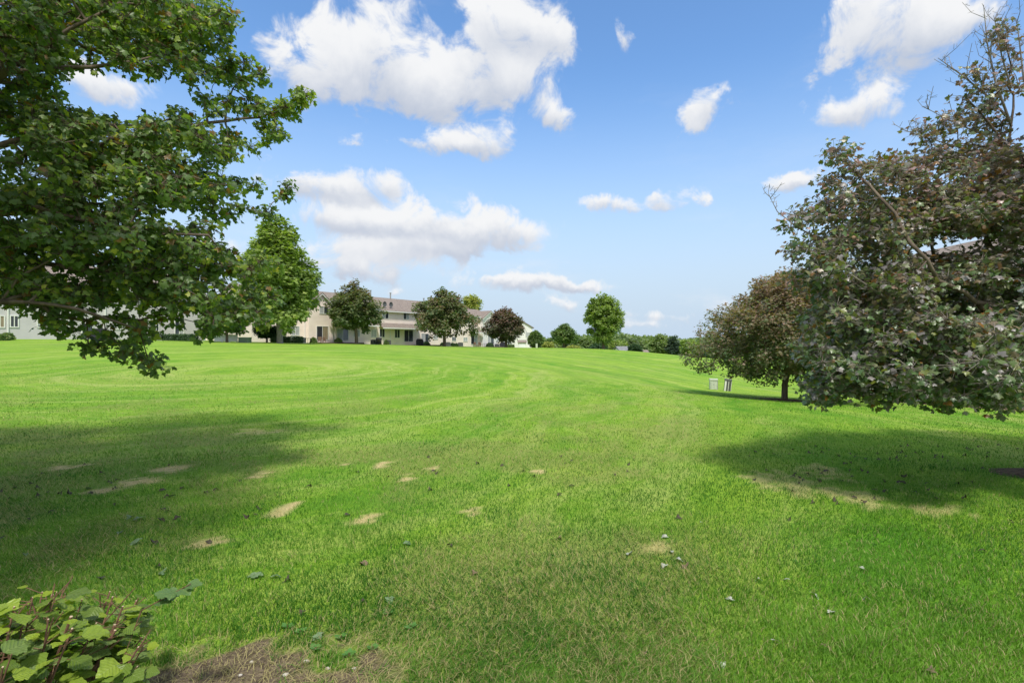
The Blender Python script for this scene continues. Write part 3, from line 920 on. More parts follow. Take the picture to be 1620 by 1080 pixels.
# ------------------------------------------------------------------ free standing trees
def tree(px, Y, ybase, ytop, xl, xr, label, pal, name='maple_tree', group=None, n=260, per=34, size=.26, rc=.55, kind='clump', shape='round', trunk_px=None,
         bottom=None, bark='bark', colmode=None, cat='tree', jag=.3, skirt=0):
    X = (px - 810) / F * Y
    zb = gz(X, Y)
    ztop = CAMZ + (540 - ytop) / F * Y
    zlow = CAMZ + (540 - (bottom if bottom else ybase - (ybase - ytop) * .2)) / F * Y
    cx = ((xl + xr) / 2 - 810) / F * Y
    rad_ = (xr - xl) / 2 / F * Y * .9
    root = thing(name, (X, Y, zb - .05), label, cat, group)
    cz = (ztop + zlow) / 2; rz = (ztop - zlow) / 2
    ph = RNG.random(6) * 6.28
    q = nrm(RNG.normal(size=(n * 3, 3)))
    r = RNG.random(n * 3) ** .36
    th = np.arctan2(q[:, 1], q[:, 0])
    lump = 1 + jag * .35 * (np.sin(3 * th + ph[0] + q[:, 2] * 3) + np.sin(5 * th + ph[1] - q[:, 2] * 5) * .7 + np.sin(9 * q[:, 2] + ph[2] + th) * .5)
    p = q * (r * lump)[:, None]
    if shape == 'oval':      # narrow foot, widest in the middle, upright
        t = (p[:, 2] + 1) / 2
        p[:, :2] *= (.62 + .62 * np.sin(np.clip(t, 0, 1) * 2.7 + .15))[:, None]
    elif shape == 'cone':
        t = (p[:, 2] + 1) / 2
        p[:, :2] *= np.clip(1.25 - .95 * t, .1, 2)[:, None]
    elif shape == 'dome':    # flat underside, pointed top
        t = (p[:, 2] + 1) / 2
        p[:, :2] *= np.clip(1.22 - .75 * np.clip(t, 0, 2) ** 1.6, .1, 2)[:, None]
        p[:, 2] = np.where(p[:, 2] < 0, p[:, 2] * .95, p[:, 2])
    p = p[:n]
    c = np.array([cx, Y, cz]) + p * np.array([rad_ - rc * .4, rad_ - rc * .4, rz - rc * .4])
    H0 = ztop - zb
    tr_px = (trunk_px or 7) / F * Y / 2
    tr = [np.array([X, Y, zb - .1])]
    for k in range(1, 7):
        t = k / 6
        tr.append(np.array([X + (cx - X) * t + RNG.normal() * .04 * H0 * .1, Y + RNG.normal() * .04 * H0 * .1, zb + t * H0 * .72]))
    P, R, ch, ce, di = grow(tr, [], c, max(.3, H0 / 24), .012, tr_px, .25, sag=-.05)
    wood(root, P, R, ch, M[bark], len(tr), flare=True)
    pal_ = pal

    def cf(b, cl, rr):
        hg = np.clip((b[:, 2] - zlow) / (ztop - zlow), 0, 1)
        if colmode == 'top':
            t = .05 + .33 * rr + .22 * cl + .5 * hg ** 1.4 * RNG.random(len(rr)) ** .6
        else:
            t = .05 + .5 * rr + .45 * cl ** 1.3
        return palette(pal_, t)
    dress(root, ce, di, np.array([cx, Y, zlow + (ztop - zlow) * .3]), rc, per, size, kind, M['leaf_far'], cf, M[bark], flat=.8, droop=.35, outw=.8)
    return root


G_BRIGHT = [(.085, .13, .035), (.125, .18, .045), (.19, .25, .06), (.28, .32, .10)]
G_MID = [(.045, .085, .03), (.07, .12, .038), (.11, .165, .05), (.17, .20, .065)]
G_MAPLE = [(.04, .075, .03), (.065, .105, .04), (.11, .13, .055), (.15, .115, .075), (.18, .12, .09)]
G_PURPLE = [(.035, .06, .028), (.06, .08, .04), (.11, .085, .065), (.15, .085, .075), (.17, .10, .085)]
G_YEL = [(.09, .14, .03), (.17, .21, .045), (.28, .28, .07), (.32, .30, .10)]
G_DARK = [(.02, .045, .02), (.035, .07, .03), (.055, .095, .04)]

# right mid distance maple, in front of the near one
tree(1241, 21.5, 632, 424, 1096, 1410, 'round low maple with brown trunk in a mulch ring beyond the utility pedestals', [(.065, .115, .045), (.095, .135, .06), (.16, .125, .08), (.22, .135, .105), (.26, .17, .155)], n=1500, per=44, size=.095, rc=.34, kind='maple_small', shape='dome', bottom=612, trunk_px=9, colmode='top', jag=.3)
# row in front of the townhouses
tree(443, 64, 542, 345, 370, 506, 'tallest bright green tree standing in front of the townhouses', G_BRIGHT, name='ash_tree', n=620, per=44, size=.40, rc=.85, shape='dome', bottom=530, trunk_px=9, bark='bark_grey', jag=.35)
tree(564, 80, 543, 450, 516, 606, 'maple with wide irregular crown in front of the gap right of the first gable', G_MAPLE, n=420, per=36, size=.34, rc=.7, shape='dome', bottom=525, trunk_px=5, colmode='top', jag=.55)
tree(703, 91, 545, 460, 648, 756, 'wide green maple covering the middle of the townhouse row', G_MAPLE, n=460, per=36, size=.36, rc=.75, shape='dome', bottom=532, trunk_px=5, jag=.5)
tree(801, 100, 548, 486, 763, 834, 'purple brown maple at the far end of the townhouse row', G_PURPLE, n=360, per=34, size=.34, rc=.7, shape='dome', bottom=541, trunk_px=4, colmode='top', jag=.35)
tree(748, 138, 546, 465, 728, 764, 'yellow green treetop showing over the townhouse roof', G_YEL, name='deciduous_tree', n=120, per=24, size=.5, rc=.8, shape='round', bottom=500, jag=.5)
tree(422, 66, 542, 512, 403, 442, 'small dark round ornamental tree left of the tallest tree', G_DARK, name='ornamental_tree', n=150, per=36, size=.22, rc=.4, shape='round', bottom=535, trunk_px=3)
tree(359, 60, 541, 468, 322, 396, 'small maple behind the low white fence', G_MID, n=260, per=34, size=.3, rc=.6, shape='dome', bottom=530, trunk_px=4)
tree(892, 118, 551, 512, 870, 916, 'dark rounded maple on the lawn left of the tall oval tree', G_MID, n=240, per=32, size=.36, rc=.7, shape='dome', bottom=545, trunk_px=3)
tree(955, 100, 553, 463, 925, 984, 'tall bright oval tree standing alone on the crest of the lawn', G_BRIGHT, name='oval_tree', n=460, per=40, size=.34, rc=.6, shape='oval', bottom=546, trunk_px=4.5, jag=.2)
tree(848, 104, 551, 522, 834, 861, 'dense clipped egg shaped evergreen beside the white building', G_MID, name='arborvitae', n=200, per=60, size=.25, rc=.5, shape='dome', bottom=551, trunk_px=3, jag=.02)

G_BELT = [(.07, .11, .045), (.10, .145, .055), (.14, .19, .07), (.19, .22, .09)]
G_BELT2 = [(.06, .09, .045), (.085, .12, .055), (.12, .155, .07)]
# far belt of trees beyond the crest
belt = [(866, 150, 536, 30, 'dome'), (875, 165, 538, 26, 'round'), (908, 160, 533, 34, 'round'), (925, 150, 531, 30, 'round'), (940, 170, 534, 28, 'dome'), (975, 168, 537, 34, 'round'), (992, 175, 534, 30, 'round'),
        (1010, 180, 537, 32, 'dome'), (1026, 190, 536, 26, 'round'), (1085, 190, 538, 34, 'round'), (1105, 185, 537, 36, 'round'), (1125, 180, 538, 40, 'round'), (1150, 185, 536, 40, 'round'), (1180, 185, 533, 40, 'dome'), (1210, 185, 531, 44, 'round'), (1245, 190, 530, 44, 'round')]
for i, (px, Y, yt, w, shp) in enumerate(belt):
    tree(px, Y, 562, yt, px - w * .62 - 2, px + w * .62 + 2, 'broad tree in the distant belt beyond the lawn', [G_BELT, G_BRIGHT, G_BELT2, G_BELT][i % 4], name='deciduous_tree', group='trees of the distant belt beyond the lawn', n=110, per=34, size=.7, rc=1.3, shape=shp, bottom=566, jag=.4)
nw = 14000
wx = RNG.uniform(-5, 150, nw); wy = 235 + RNG.random(nw) * 22
wt = CAMZ + (540 - (533.5 + 3.0 * np.sin(wx * .09) + 2.2 * np.sin(wx * .31 + 1) + 1.5 * np.sin(wx * .83))) / F * wy
wb = H(wx, wy)
wp = np.stack([wx, wy, wb + (wt - wb) * RNG.random(nw) ** .6], 1)
wq = nrm(RNG.normal(size=(nw, 3)) + np.array([0, -.4, .5]))
wood_o = leaves_mesh('woodland', wp, nrm(RNG.normal(size=(nw, 3))), wq, RNG.uniform(.7, 1.5, nw), palette(G_BELT, np.clip(.5 * vnoise(wx * .3, wy * .3) + .5 * RNG.random(nw), 0, 1)), 'clump', M['leaf_far'], None)
tag(wood_o, 'far off green woodland closing the horizon right of the tall oval tree', 'woodland', kind='stuff')
tree(1043, 150, 566, 529, 1024, 1062, 'pale willow like tree standing in the distant belt', [(.09, .14, .05), (.14, .19, .07), (.2, .24, .1)], name='willow_tree', n=190, per=34, size=.5, rc=.8, shape='dome', bottom=564, jag=.4)
tree(1066, 148, 566, 532, 1050, 1080, 'dark blue green spruce in the distant belt', [(.03, .055, .04), (.05, .08, .055), (.07, .1, .07)], name='spruce_tree', n=170, per=34, size=.5, rc=.8, shape='dome', bottom=565, jag=.4)
tree(1092, 140, 566, 537, 1074, 1112, 'bright green bushy tree right of the spruce in the distant belt', G_BRIGHT, name='deciduous_tree', n=170, per=34, size=.5, rc=.8, shape='round', bottom=566, jag=.3)
tree(1003, 128, 558, 545, 992, 1016, 'low dark rounded bush in front of the grey roofed far house', G_DARK, name='bush', cat='bush', n=90, per=34, size=.4, rc=.6, shape='round', bottom=562, jag=.2)
tree(943, 135, 554, 543, 926, 962, 'low spreading juniper behind the tall oval tree', G_DARK, name='juniper_bush', cat='bush', n=90, per=34, size=.4, rc=.6, shape='dome', bottom=556, jag=.4)
tree(866, 128, 552, 540, 856, 878, 'small yellowish bush beside the clipped evergreen', G_YEL, name='bush', cat='bush', n=70, per=30, size=.3, rc=.5, shape='round', bottom=553, jag=.3)
tree(905, 125, 553, 546, 893, 920, 'low yellow green bush right of the dark rounded maple', G_YEL, name='bush', cat='bush', n=70, per=30, size=.3, rc=.4, shape='round', bottom=554, jag=.3)

# ------------------------------------------------------------------ townhouses
ANG = math.radians(56)
OX, OY = -26.5, 86.0
CA, SA = math.cos(ANG), math.sin(ANG)


def s_of(px):
    u = (px - 810) / F
    return (26.5 + 86 * u) / (CA - SA * u)


def z_of(px, py):
    return CAMZ + (540 - py) / F * (OY + SA * s_of(px))


def base_at(s, n=0):
    return gz(OX + CA * s - SA * n, OY + SA * s + CA * n)


def house(label, cat='townhouse', group=None):
    return thing('townhouse', (OX, OY, 0), label, cat, group, rz=ANG)


def window(root, px0, px1, py0, py1, n=0, kind='window', pane='glass', half=None):
    s0, s1 = s_of(px0), s_of(px1)
    z0, z1 = z_of((px0 + px1) / 2, py1), z_of((px0 + px1) / 2, py0)
    fr = MB(); t = .09
    a, b = n - .07, n - .004
    fr.box(s0 - t, s0, a, b, z0 - t, z1 + t); fr.box(s1, s1 + t, a, b, z0 - t, z1 + t)
    fr.box(s0, s1, a, b, z1, z1 + t); fr.box(s0, s1, a, b, z0 - t, z0)
    mid = (s0 + s1) / 2
    fr.box(mid - .035, mid + .035, a + .01, b, z0, z1)
    fo = fr.build('sliding_door' if kind == 'door' else 'window', M['trim'], root)
    l, r = (pane, half or pane)
    MB().box(s0, mid - .035, n - .03, n - .008, z0, z1).build('pane', M[l], fo)
    MB().box(mid + .035, s1, n - .03, n - .008, z0, z1).build('pane', M[r], fo)
    return fo


def block(label, s0, s1, depth, zbase, zeave, zridge, wallm='siding', hipR=False, hipL=False, group=None):
    root = house(label, group=group)
    y0, y1 = 0, depth; ym = depth / 2
    w = MB()
    prof = [(y0, zbase), (y1, zbase), (y1, zeave), (ym, zridge - .12 if not hipR else zridge - .12), (y0, zeave)]
    rise = zridge - zeave
    if hipR:
        w.box(s0, s1, y0, y1, zbase, zeave)
    else:
        w.prism(prof, 0, s0, s1)
    w.build('wall', M[wallm], root)
    r = MB()
    ov = .45; dz = rise / ym * ov; th = .22
    if hipR:
        hs_ = ym * .9
        vs = [(s0 - .3, y0 - ov, zeave - dz), (s1 + ov, y0 - ov, zeave - dz), (s1 + ov, y1 + ov, zeave - dz), (s0 - .3, y1 + ov, zeave - dz), (s0 - .3, ym, zridge), (s1 - hs_, ym, zridge)]
        r.poly(vs, [(0, 1, 5, 4), (1, 2, 5), (2, 3, 4, 5), (3, 0, 4), (3, 2, 1, 0)])
    else:
        pr = [(y0 - ov, zeave - dz), (ym, zridge), (y1 + ov, zeave - dz), (y1 + ov, zeave - dz + th), (ym, zridge + th), (y0 - ov, zeave - dz + th)]
        r.prism(pr, 0, s0 - .3, s1 + .3)
    rf = r.build('roof', M['shingle'], root)
    g = MB().box(s0 - .28, s1 + .28, y0 - ov - .13, y0 - ov - .01, zeave - dz - .05, zeave - dz + .14)
    g.build('gutter', M['trim'], root)
    return root, rf


def bay(root, s0, s1, zbase, zeave, zpeak, proj=.9, back=5.0, wallm='siding'):
    sm = (s0 + s1) / 2
    MB().prism([(s0, zbase), (s1, zbase), (s1, zeave), (sm, zpeak), (s0, zeave)], 1, -proj, back).build('gable_wall', M[wallm], root)
    rise = (zpeak - zeave) / (sm - s0); ov = .35; th = .18
    MB().prism([(s0 - ov, zeave - rise * ov + .03), (sm, zpeak + .03), (s1 + ov, zeave - rise * ov + .03), (s1 + ov, zeave - rise * ov + th), (sm, zpeak + th + .02), (s0 - ov, zeave - rise * ov + th)], 1, -proj - .35, back).build('gable_roof', M['shingle'], root)
    # white rake boards under the gable roof
    MB().prism([(s0 - ov, zeave - rise * ov - .17), (sm, zpeak - .17), (s1 + ov, zeave - rise * ov - .17), (s1 + ov, zeave - rise * ov + .02), (sm, zpeak + .02), (s0 - ov, zeave - rise * ov + .02)], 1, -proj - .33, -proj - .2).build('rake_board', M['trim'], root)


def leanto(root, s0, s1, z0, proj=1.3, rise=.9):
    MB().prism([(-proj, z0), (-.005, z0 + rise), (-.005, z0 + rise - .15), (-proj, z0 - .15)], 0, s0, s1).build('porch_roof', M['shingle'], root)
    MB().box(s0, s1, -proj - .12, -proj - .01, z0 - .2, z0 + .02).build('gutter', M['trim'], root)


def downspout(root, px, n=0, z0=None, z1=None):
    s = s_of(px)
    b = base_at(s) if z0 is None else z0
    MB().box(s - .05, s + .05, n - .12, n - .02, b, z1).build('downspout', M['trim'], root)


def vent(rf, s, y, z0, h, r=.13):
    MB().tube([(s, y, z0), (s, y, z0 + h)], r, 8).tube([(s, y, z0 + h), (s, y, z0 + h + .12)], r * 1.5, 8).build('vent_pipe', M['grey_metal'], rf)


def dish(rf, s, y, z0):
    mbd = MB()
    mbd.tube([(s, y, z0 - .3), (s, y - .05, z0 + .5), (s, y - .15, z0 + .75)], .03, 6)
    rings = []
    k = 14
    for i, rr_ in enumerate((0.001, .18, .34, .45)):
        rings.append([(s + rr_ * math.cos(2 * math.pi * j / k), y - .2 - .35 * rr_ * rr_ * 2, z0 + .95 + rr_ * 1.1 * math.sin(2 * math.pi * j / k)) for j in range(k)])
    vs = sum(rings, []) + [(a_, b_ + .03, c_) for a_, b_, c_ in sum(rings, [])]
    fs = []
    n4 = 4 * k
    for i in range(3):
        for j in range(k):
            q_ = (i * k + j, i * k + (j + 1) % k, (i + 1) * k + (j + 1) % k, (i + 1) * k + j)
            fs += [q_, tuple(n4 + x for x in q_[::-1])]
    fs += [(3 * k + j, 3 * k + (j + 1) % k, n4 + 3 * k + (j + 1) % k, n4 + 3 * k + j) for j in range(k)]
    mbd.poly(vs, fs)
    mbd.tube([(s, y - .25, z0 + .5), (s, y - .75, z0 + .9)], .02, 5)
    mbd.build('satellite_dish', M['dark_metal'], rf)


ZE, ZR = 7.15, 9.75
# first building, mostly hidden by the big left maple
bl, rf = block('grey white townhouse block seen under the branches of the big left maple', s_of(-260), s_of(322), 10.5, .9, 7.6, 10.3, 'siding_grey')
window(bl, -6, 6, 500, 517, pane='curtain'); window(bl, 17, 28, 500, 516.5, pane='glass'); window(bl, 60, 70, 502, 517, pane='blind'); window(bl, 95, 104, 505, 519, pane='glass')
window(bl, 181, 190, 508, 520, pane='blind'); window(bl, 243, 250.5, 512, 523, pane='glass'); window(bl, 277, 290, 508.5, 534, kind='door', pane='glass', half='blind')
window(bl, 130, 146, 512, 536.5, kind='door', pane='screen', half='glass')
window(bl, 40, 50, 462, 474, pane='glass'); window(bl, 150, 160, 470, 481, pane='glass'); window(bl, 262, 272, 478, 488, pane='blind')
downspout(bl, 12, z1=7.2); downspout(bl, 166, z1=7.2)
# main row
b1, rf1 = block('cream townhouse with a front gable behind the tallest tree', s_of(398), s_of(596.5), 10.5, .4, ZE + .25, ZR + .1)
bay(b1, s_of(483), s_of(521), .4, 7.3, 9.05)
window(b1, 500, 513, 485.5, 496, n=-.9, pane='blind', half='glass')
window(b1, 495.5, 513, 516.5, 537, n=-.9, kind='door', pane='screen', half='curtain')
window(b1, 533.5, 550.5, 520.5, 538, kind='door', pane='blind', half='glass')
window(b1, 461, 473, 516.5, 530, pane='blind'); window(b1, 446, 451.5, 516, 530, pane='blind'); window(b1, 560, 568.5, 522, 532, pane='blind'); window(b1, 587.5, 595, 521.5, 533, pane='blind')
window(b1, 418, 428, 480, 491, pane='glass'); window(b1, 552, 561, 491, 502, pane='glass'); window(b1, 576, 585, 492, 503, pane='blind')
downspout(b1, 482, n=-.0, z1=6.9); downspout(b1, 525, z1=6.9)
leanto(b1, s_of(527), s_of(594), 4.35, 1.0, .8)
vent(rf1, s_of(524), 5.0, ZR, 1.1); vent(rf1, s_of(560), 5.0, ZR, .7)
b2, rf2 = block('cream townhouse with two satellite dishes on its pinkish roof', s_of(597), s_of(757), 10.5, -.1, ZE, ZR)
# little white cross gable on the ridge
s_ = s_of(603)
MB().prism([(s_ - 1.1, ZR - 1.0), (s_ + 1.1, ZR - 1.0), (s_, ZR + .45)], 1, 3.6, 6.0).build('ridge_gable', M['trim'], b2)
MB().prism([(s_ - 1.3, ZR - 1.0), (s_, ZR + .47), (s_ + 1.3, ZR - 1.0), (s_ + 1.3, ZR - .85), (s_, ZR + .62), (s_ - 1.3, ZR - .85)], 1, 3.4, 6.1).build('ridge_gable_roof', M['shingle'], b2)
window(b2, 605, 614, 493, 503.5, pane='blind', half='glass'); window(b2, 638.5, 646.5, 495, 505, pane='glass', half='blind')
window(b2, 600.5, 608, 520.5, 533, pane='glass', half='screen'); window(b2, 624.5, 632, 521.5, 534, pane='glass'); window(b2, 639.5, 653, 522.5, 540, kind='door', pane='screen', half='glass')
window(b2, 666.5, 678, 528, 541, kind='door', pane='blind', half='glass'); window(b2, 685.5, 692, 531, 536, pane='blind'); window(b2, 715, 721, 533, 539, pane='glass'); window(b2, 733, 739, 534, 539.5, pane='blind')
window(b2, 745, 755, 529.5, 544, kind='door', pane='screen', half='blind')
window(b2, 690, 698, 498, 507, pane='glass'); window(b2, 735, 742, 502, 510, pane='glass')
leanto(b2, s_of(598), s_of(660), 4.05, 1.3, .85); leanto(b2, s_of(742), s_of(757), 3.6, 1.3, .8)
downspout(b2, 617, z1=4.0); downspout(b2, 697, z1=6.9)
vent(rf2, s_of(617), 5.2, ZR, 1.3); vent(rf2, s_of(648), 5.2, ZR - .2, 1.4); vent(rf2, s_of(700), 5.2, ZR, .8)
dish(rf2, s_of(611), .7, ZE + .2); dish(rf2, s_of(621), .7, ZE + .2)
b3, rf3 = block('end townhouse of the cream row with a white front gable', s_of(757.5), s_of(801), 10.5, -.6, ZE - .3, ZR - .55, hipR=True)
bay(b3, s_of(759), s_of(781), -.6, 6.85, 8.4, wallm='siding_white')
window(b3, 766.5, 771, 505.5, 513, n=-.9, pane='blind'); window(b3, 766.5, 776, 531, 544, n=-.9, kind='door', pane='blind', half='glass')
window(b3, 782.5, 788, 534, 540.5, pane='glass', half='blind'); window(b3, 792, 798, 534, 541, pane='blind')

# a farther pinkish roofed house in the gap between the buildings
def cottage(name, label, px0, px1, Y, zb, ze, zr, wallm, roofm, depth=8, rot=0, win=(), cat='house', hip=False):
    x0, x1 = (px0 - 810) / F * Y, (px1 - 810) / F * Y
    c = (x0 + x1) / 2; h = (x1 - x0) / 2
    root = thing(name, (c, Y, 0), label, cat, rz=rot)
    MB().prism([(0, zb), (depth, zb), (depth, ze), (depth / 2, zr - .1), (0, ze)], 0, -h, h).build('wall', M[wallm], root)
    ov = .4; dz = (zr - ze) / (depth / 2) * ov
    MB().prism([(-ov, ze - dz), (depth / 2, zr), (depth + ov, ze - dz), (depth + ov, ze - dz + .2), (depth / 2, zr + .2), (-ov, ze - dz + .2)], 0, -h - .4, h + .4).build('roof', M[roofm], root)
    for (a_, b_, z0, z1) in win:
        fo = MB().box(a_ - .1, b_ + .1, -.06, -.004, z0 - .1, z1 + .1).build('window', M['trim'], root)
        MB().box(a_, b_, -.08, -.062, z0, z1).build('pane', M['glass'], fo)
    return root


cottage('house', 'cream house with pinkish roof behind the low white fence, between the two long blocks', 325, 420, 92, .5, 5.2, 8.2, 'siding', 'shingle', 10, 0, [(-3, -1.6, 2.4, 3.6), (1, 2.4, 2.4, 3.6)])
# white building end beyond the purple maple
wr = thing('house', ((826 - 810) / F * 140, 140, 0), 'narrow white gabled house end beside the clipped evergreen', 'house', rz=math.radians(20))
MB().prism([(-3.2, -1.5), (3.0, -1.5), (3.0, 5.4), (-.2, 7.2), (-3.2, 5.4)], 1, 0, 9).build('wall', M['siding_white'], wr)
MB().prism([(-3.6, 5.2), (-.2, 7.15), (3.4, 5.2), (3.4, 5.4), (-.2, 7.35), (-3.6, 5.4)], 1, -.35, 9.3).build('roof', M['shingle'], wr)
gw = MB().box(.9, 2.4, -.06, -.004, 2.7, 4.2).build('window', M['trim'], wr)
MB().box(1.0, 2.3, -.08, -.062, 2.8, 4.1).build('pane', M['blind'], gw)
g2 = thing('shed', ((826 - 810) / F * 128, 128, gz(2.5, 128)), 'low white shed with a panelled door in front of the white house end', 'shed')
MB().box(-1.0, 1.0, 0, 2.2, -.3, 1.5).build('wall', M['siding_white'], g2)
MB().prism([(-.25, 1.45), (1.1, 2.0), (2.45, 1.45), (2.45, 1.57), (1.1, 2.14), (-.25, 1.57)], 0, -1.15, 1.15).build('roof', M['shingle'], g2)
MB().box(-.8, .8, -.05, -.003, -.2, 1.3).build('door', M['vinyl'], g2)
# far houses beyond the crest
cottage('house', 'far house with dark grey roof peeking behind the juniper', 917, 944, 150, -4, -1.6, .3, 'siding_white', 'shingle_grey', 9, math.radians(-12))
cottage('house', 'far house with long grey roof left of the willow like tree', 984, 1016, 155, -5, -2.0, -.1, 'siding_white', 'shingle_grey', 9, math.radians(10))
cottage('house', 'small far house with reddish roof left of the willow like tree', 1014, 1028, 160, -5, -2.8, -1.3, 'brick', 'shingle', 8, 0)
# long building behind the trees on the right
rr = thing('townhouse', (21.3, 9, 0), 'pale brick and siding townhouse seen through the leaves of the right maple', 'townhouse', rz=math.radians(90))
MB().prism([(0, -2), (-10, -2), (-10, 4.6), (-5, 7.0), (0, 4.6)], 0, -2, 24).build('wall', M['siding_white'], rr)
MB().prism([(.5, 4.35), (-5, 7.1), (-10.5, 4.35), (-10.5, 4.55), (-5, 7.32), (.5, 4.55)], 0, -2.4, 24.4).build('roof', M['shingle'], rr)
MB().box(-2, 24, .01, .14, -2, .35).build('brick_base', M['brick'], rr)
for k_, s in enumerate((1.0, 5.5, 9.0, 13.5, 18.0, 21.5)):
    for z0 in (.6, 3.0) if k_ % 2 else (.6,):
        fo = MB().box(s - .1, s + 1.5, .004, .08, z0 - .1, z0 + 1.3).build('window', M['trim'], rr)
        MB().box(s, s + 1.4, .082, .1, z0, z0 + 1.2).build('pane', M['glass'], fo)
fb = MB()


# ------------------------------------------------------------------ mulch rings and beds
def disc(name, x, y, r, label, lift=.02, ry=None, n=40):
    vs = [(0, 0, gz(x, y) + lift + .05)]
    root_z = 0
    pts = []
    for rr_ in (.5, 1.0):
        for j in range(n):
            a_ = 2 * math.pi * j / n
            k_ = rr_ * (1 + .08 * math.sin(3 * a_ + x) + .05 * math.sin(7 * a_))
            X_, Y_ = r * k_ * math.cos(a_), (ry or r) * k_ * math.sin(a_)
            vs.append((X_, Y_, gz(x + X_, y + Y_) + (lift + .03 if rr_ < 1 else -.01)))
    fs = [(0, 1 + j, 1 + (j + 1) % n) for j in range(n)] + [(1 + j, 1 + n + j, 1 + n + (j + 1) % n, 1 + (j + 1) % n) for j in range(n)]
    me = bpy.data.meshes.new(name); me.from_pydata(vs, [], fs)
    for p_ in me.polygons: p_.use_smooth = True
    o = bpy.data.objects.new(name, me); C.objects.link(o); me.materials.append(M['mulch']); o.location = (x, y, 0)
    tag(o, label, 'mulch', kind='structure')
    return o


disc('mulch_ring', (1241 - 810) / F * 21.5, 21.5, 1.25, 'brown mulch ring round the trunk of the round low maple')
disc('mulch_ring', RT[0], RT[1], .6, 'brown mulch ring under the near right maple')
disc('mulch_bed', 19.3, 17, 1.6, 'brown mulch bed along the right townhouse', ry=10)


# ------------------------------------------------------------------ utility pedestals
def pedestal(px, Y, rz, tilt, label, mats, w=.42, d=.40, h=.62, ribs=False, group='utility pedestals on the lawn'):
    x = (px - 810) / F * Y
    root = thing('utility_pedestal', (x, Y, gz(x, Y) - .03), label, 'utility box', group, rz=rz)
    root.rotation_euler = (math.radians(tilt[0]), math.radians(tilt[1]), rz)
    MB().box(-w / 2, w / 2, -d / 2, d / 2, -.1, h).build('body', mats[0], root, bevel=.012)
    MB().prism([(-d / 2 - .02, h - .06), (d / 2 + .02, h - .06), (d / 2 + .02, h + .03), (0, h + .055), (-d / 2 - .02, h + .03)], 0, -w / 2 - .02, w / 2 + .02).build('lid', mats[0], root, bevel=.006)
    MB().box(w / 2 + .001, w / 2 + .02, -d / 2 + .02, d / 2 - .02, .05, h - .09).build('side_panel', mats[1], root)
    if ribs:
        for k in range(4):
            xx = -w / 2 + .06 + k * (w - .12) / 3
            MB().box(xx - (.045 if k == 0 else .015), xx + (.045 if k == 0 else .015), -d / 2 - .03, -d / 2 - .001, .02, h - .08).build('rib', mats[1] if k in (0, 2) else M['dark_metal'], root)
    else:
        MB().box(-w / 2 + .04, w / 2 - .04, -d / 2 - .012, -d / 2 - .001, .05, h - .1).build('door_panel', mats[0], root)
        MB().box(-.02, .02, -d / 2 - .025, -d / 2 - .013, h * .45, h * .6).build('latch', M['grey_metal'], root)
    return root


pedestal(1128.5, 30, math.radians(-14), (0, 0), 'pale square utility pedestal left of the leaning one', (M['ped_green'], M['ped_grey']))
pedestal(1150, 29.5, math.radians(-20), (0, 6), 'leaning utility pedestal with dark ribbed side right of the pale one', (M['ped_grey'], M['ped_white']), w=.36, d=.26, h=.68, ribs=True)


def on(px, back):
    """spot in front of the facade: distance back metres towards the camera, sitting at photo column px"""
    s = s_of(px)
    x, y = OX + CA * s, OY + SA * s
    k = 1 - back / y
    return x * k, y * k


pg = None
for (px, bk, lb, mt, w, h) in ((464.5, 4, 'pale green utility pedestal right of the tallest tree trunk', 'ped_green', .7, .95), (451 + 9.5, 3.5, 'small green utility pedestal beside the hedge', 'ped_green', .4, .6), (852, 0, '', '', 0, 0)):
    if not lb: continue
    x, y = on(px, bk)
    r_ = thing('utility_pedestal', (x, y, gz(x, y)), lb, 'utility box', rz=.2)
    MB().box(-w / 2, w / 2, -.3, .3, -.1, h).build('body', M[mt], r_, bevel=.02)
    MB().box(-w / 2 - .02, w / 2 + .02, -.32, .32, h - .02, h + .05).build('lid', M[mt], r_)
x, y = (849 - 810) / F * 98, 98
r_ = thing('utility_pedestal', (x, y, gz(x, y)), 'pale utility pedestal in front of the clipped evergreen', 'utility box')
MB().box(-.18, .18, -.15, .15, -.1, .8).build('body', M['ped_green'], r_, bevel=.02)
MB().box(-.2, .2, -.17, .17, .78, .84).build('lid', M['ped_green'], r_)

# low white fence and dark green transformer in the gap
x0, y0 = (340 - 810) / F * 61, 61
fr_ = thing('fence', (x0, y0, gz(x0, y0)), 'low white panel fence beneath the small maple', 'fence')
for k in range(4):
    MB().box(k * .88 - .05, k * .88 + .05, -.05, .05, -.1, .95).build('post', M['vinyl'], fr_)
for k in range(3):
    MB().box(k * .88 + .05, k * .88 + .83, -.02, .02, .05, .85).build('panel', M['vinyl'], fr_)
x, y = (387.5 - 810) / F * 61, 61
tb = thing('transformer_box', (x, y, gz(x, y)), 'green utility transformer box right of the low white fence', 'utility box')
MB().box(-.6, .6, -.4, .4, -.1, .6).build('body', M['dark_metal'] if 0 else mat('transformer_green', (.14, .20, .15), .5, .1, 6), tb, bevel=.03)
MB().box(-.63, .63, -.43, .43, .56, .66).build('lid', mat('transformer_lid', (.17, .23, .18), .5, .1, 6), tb)


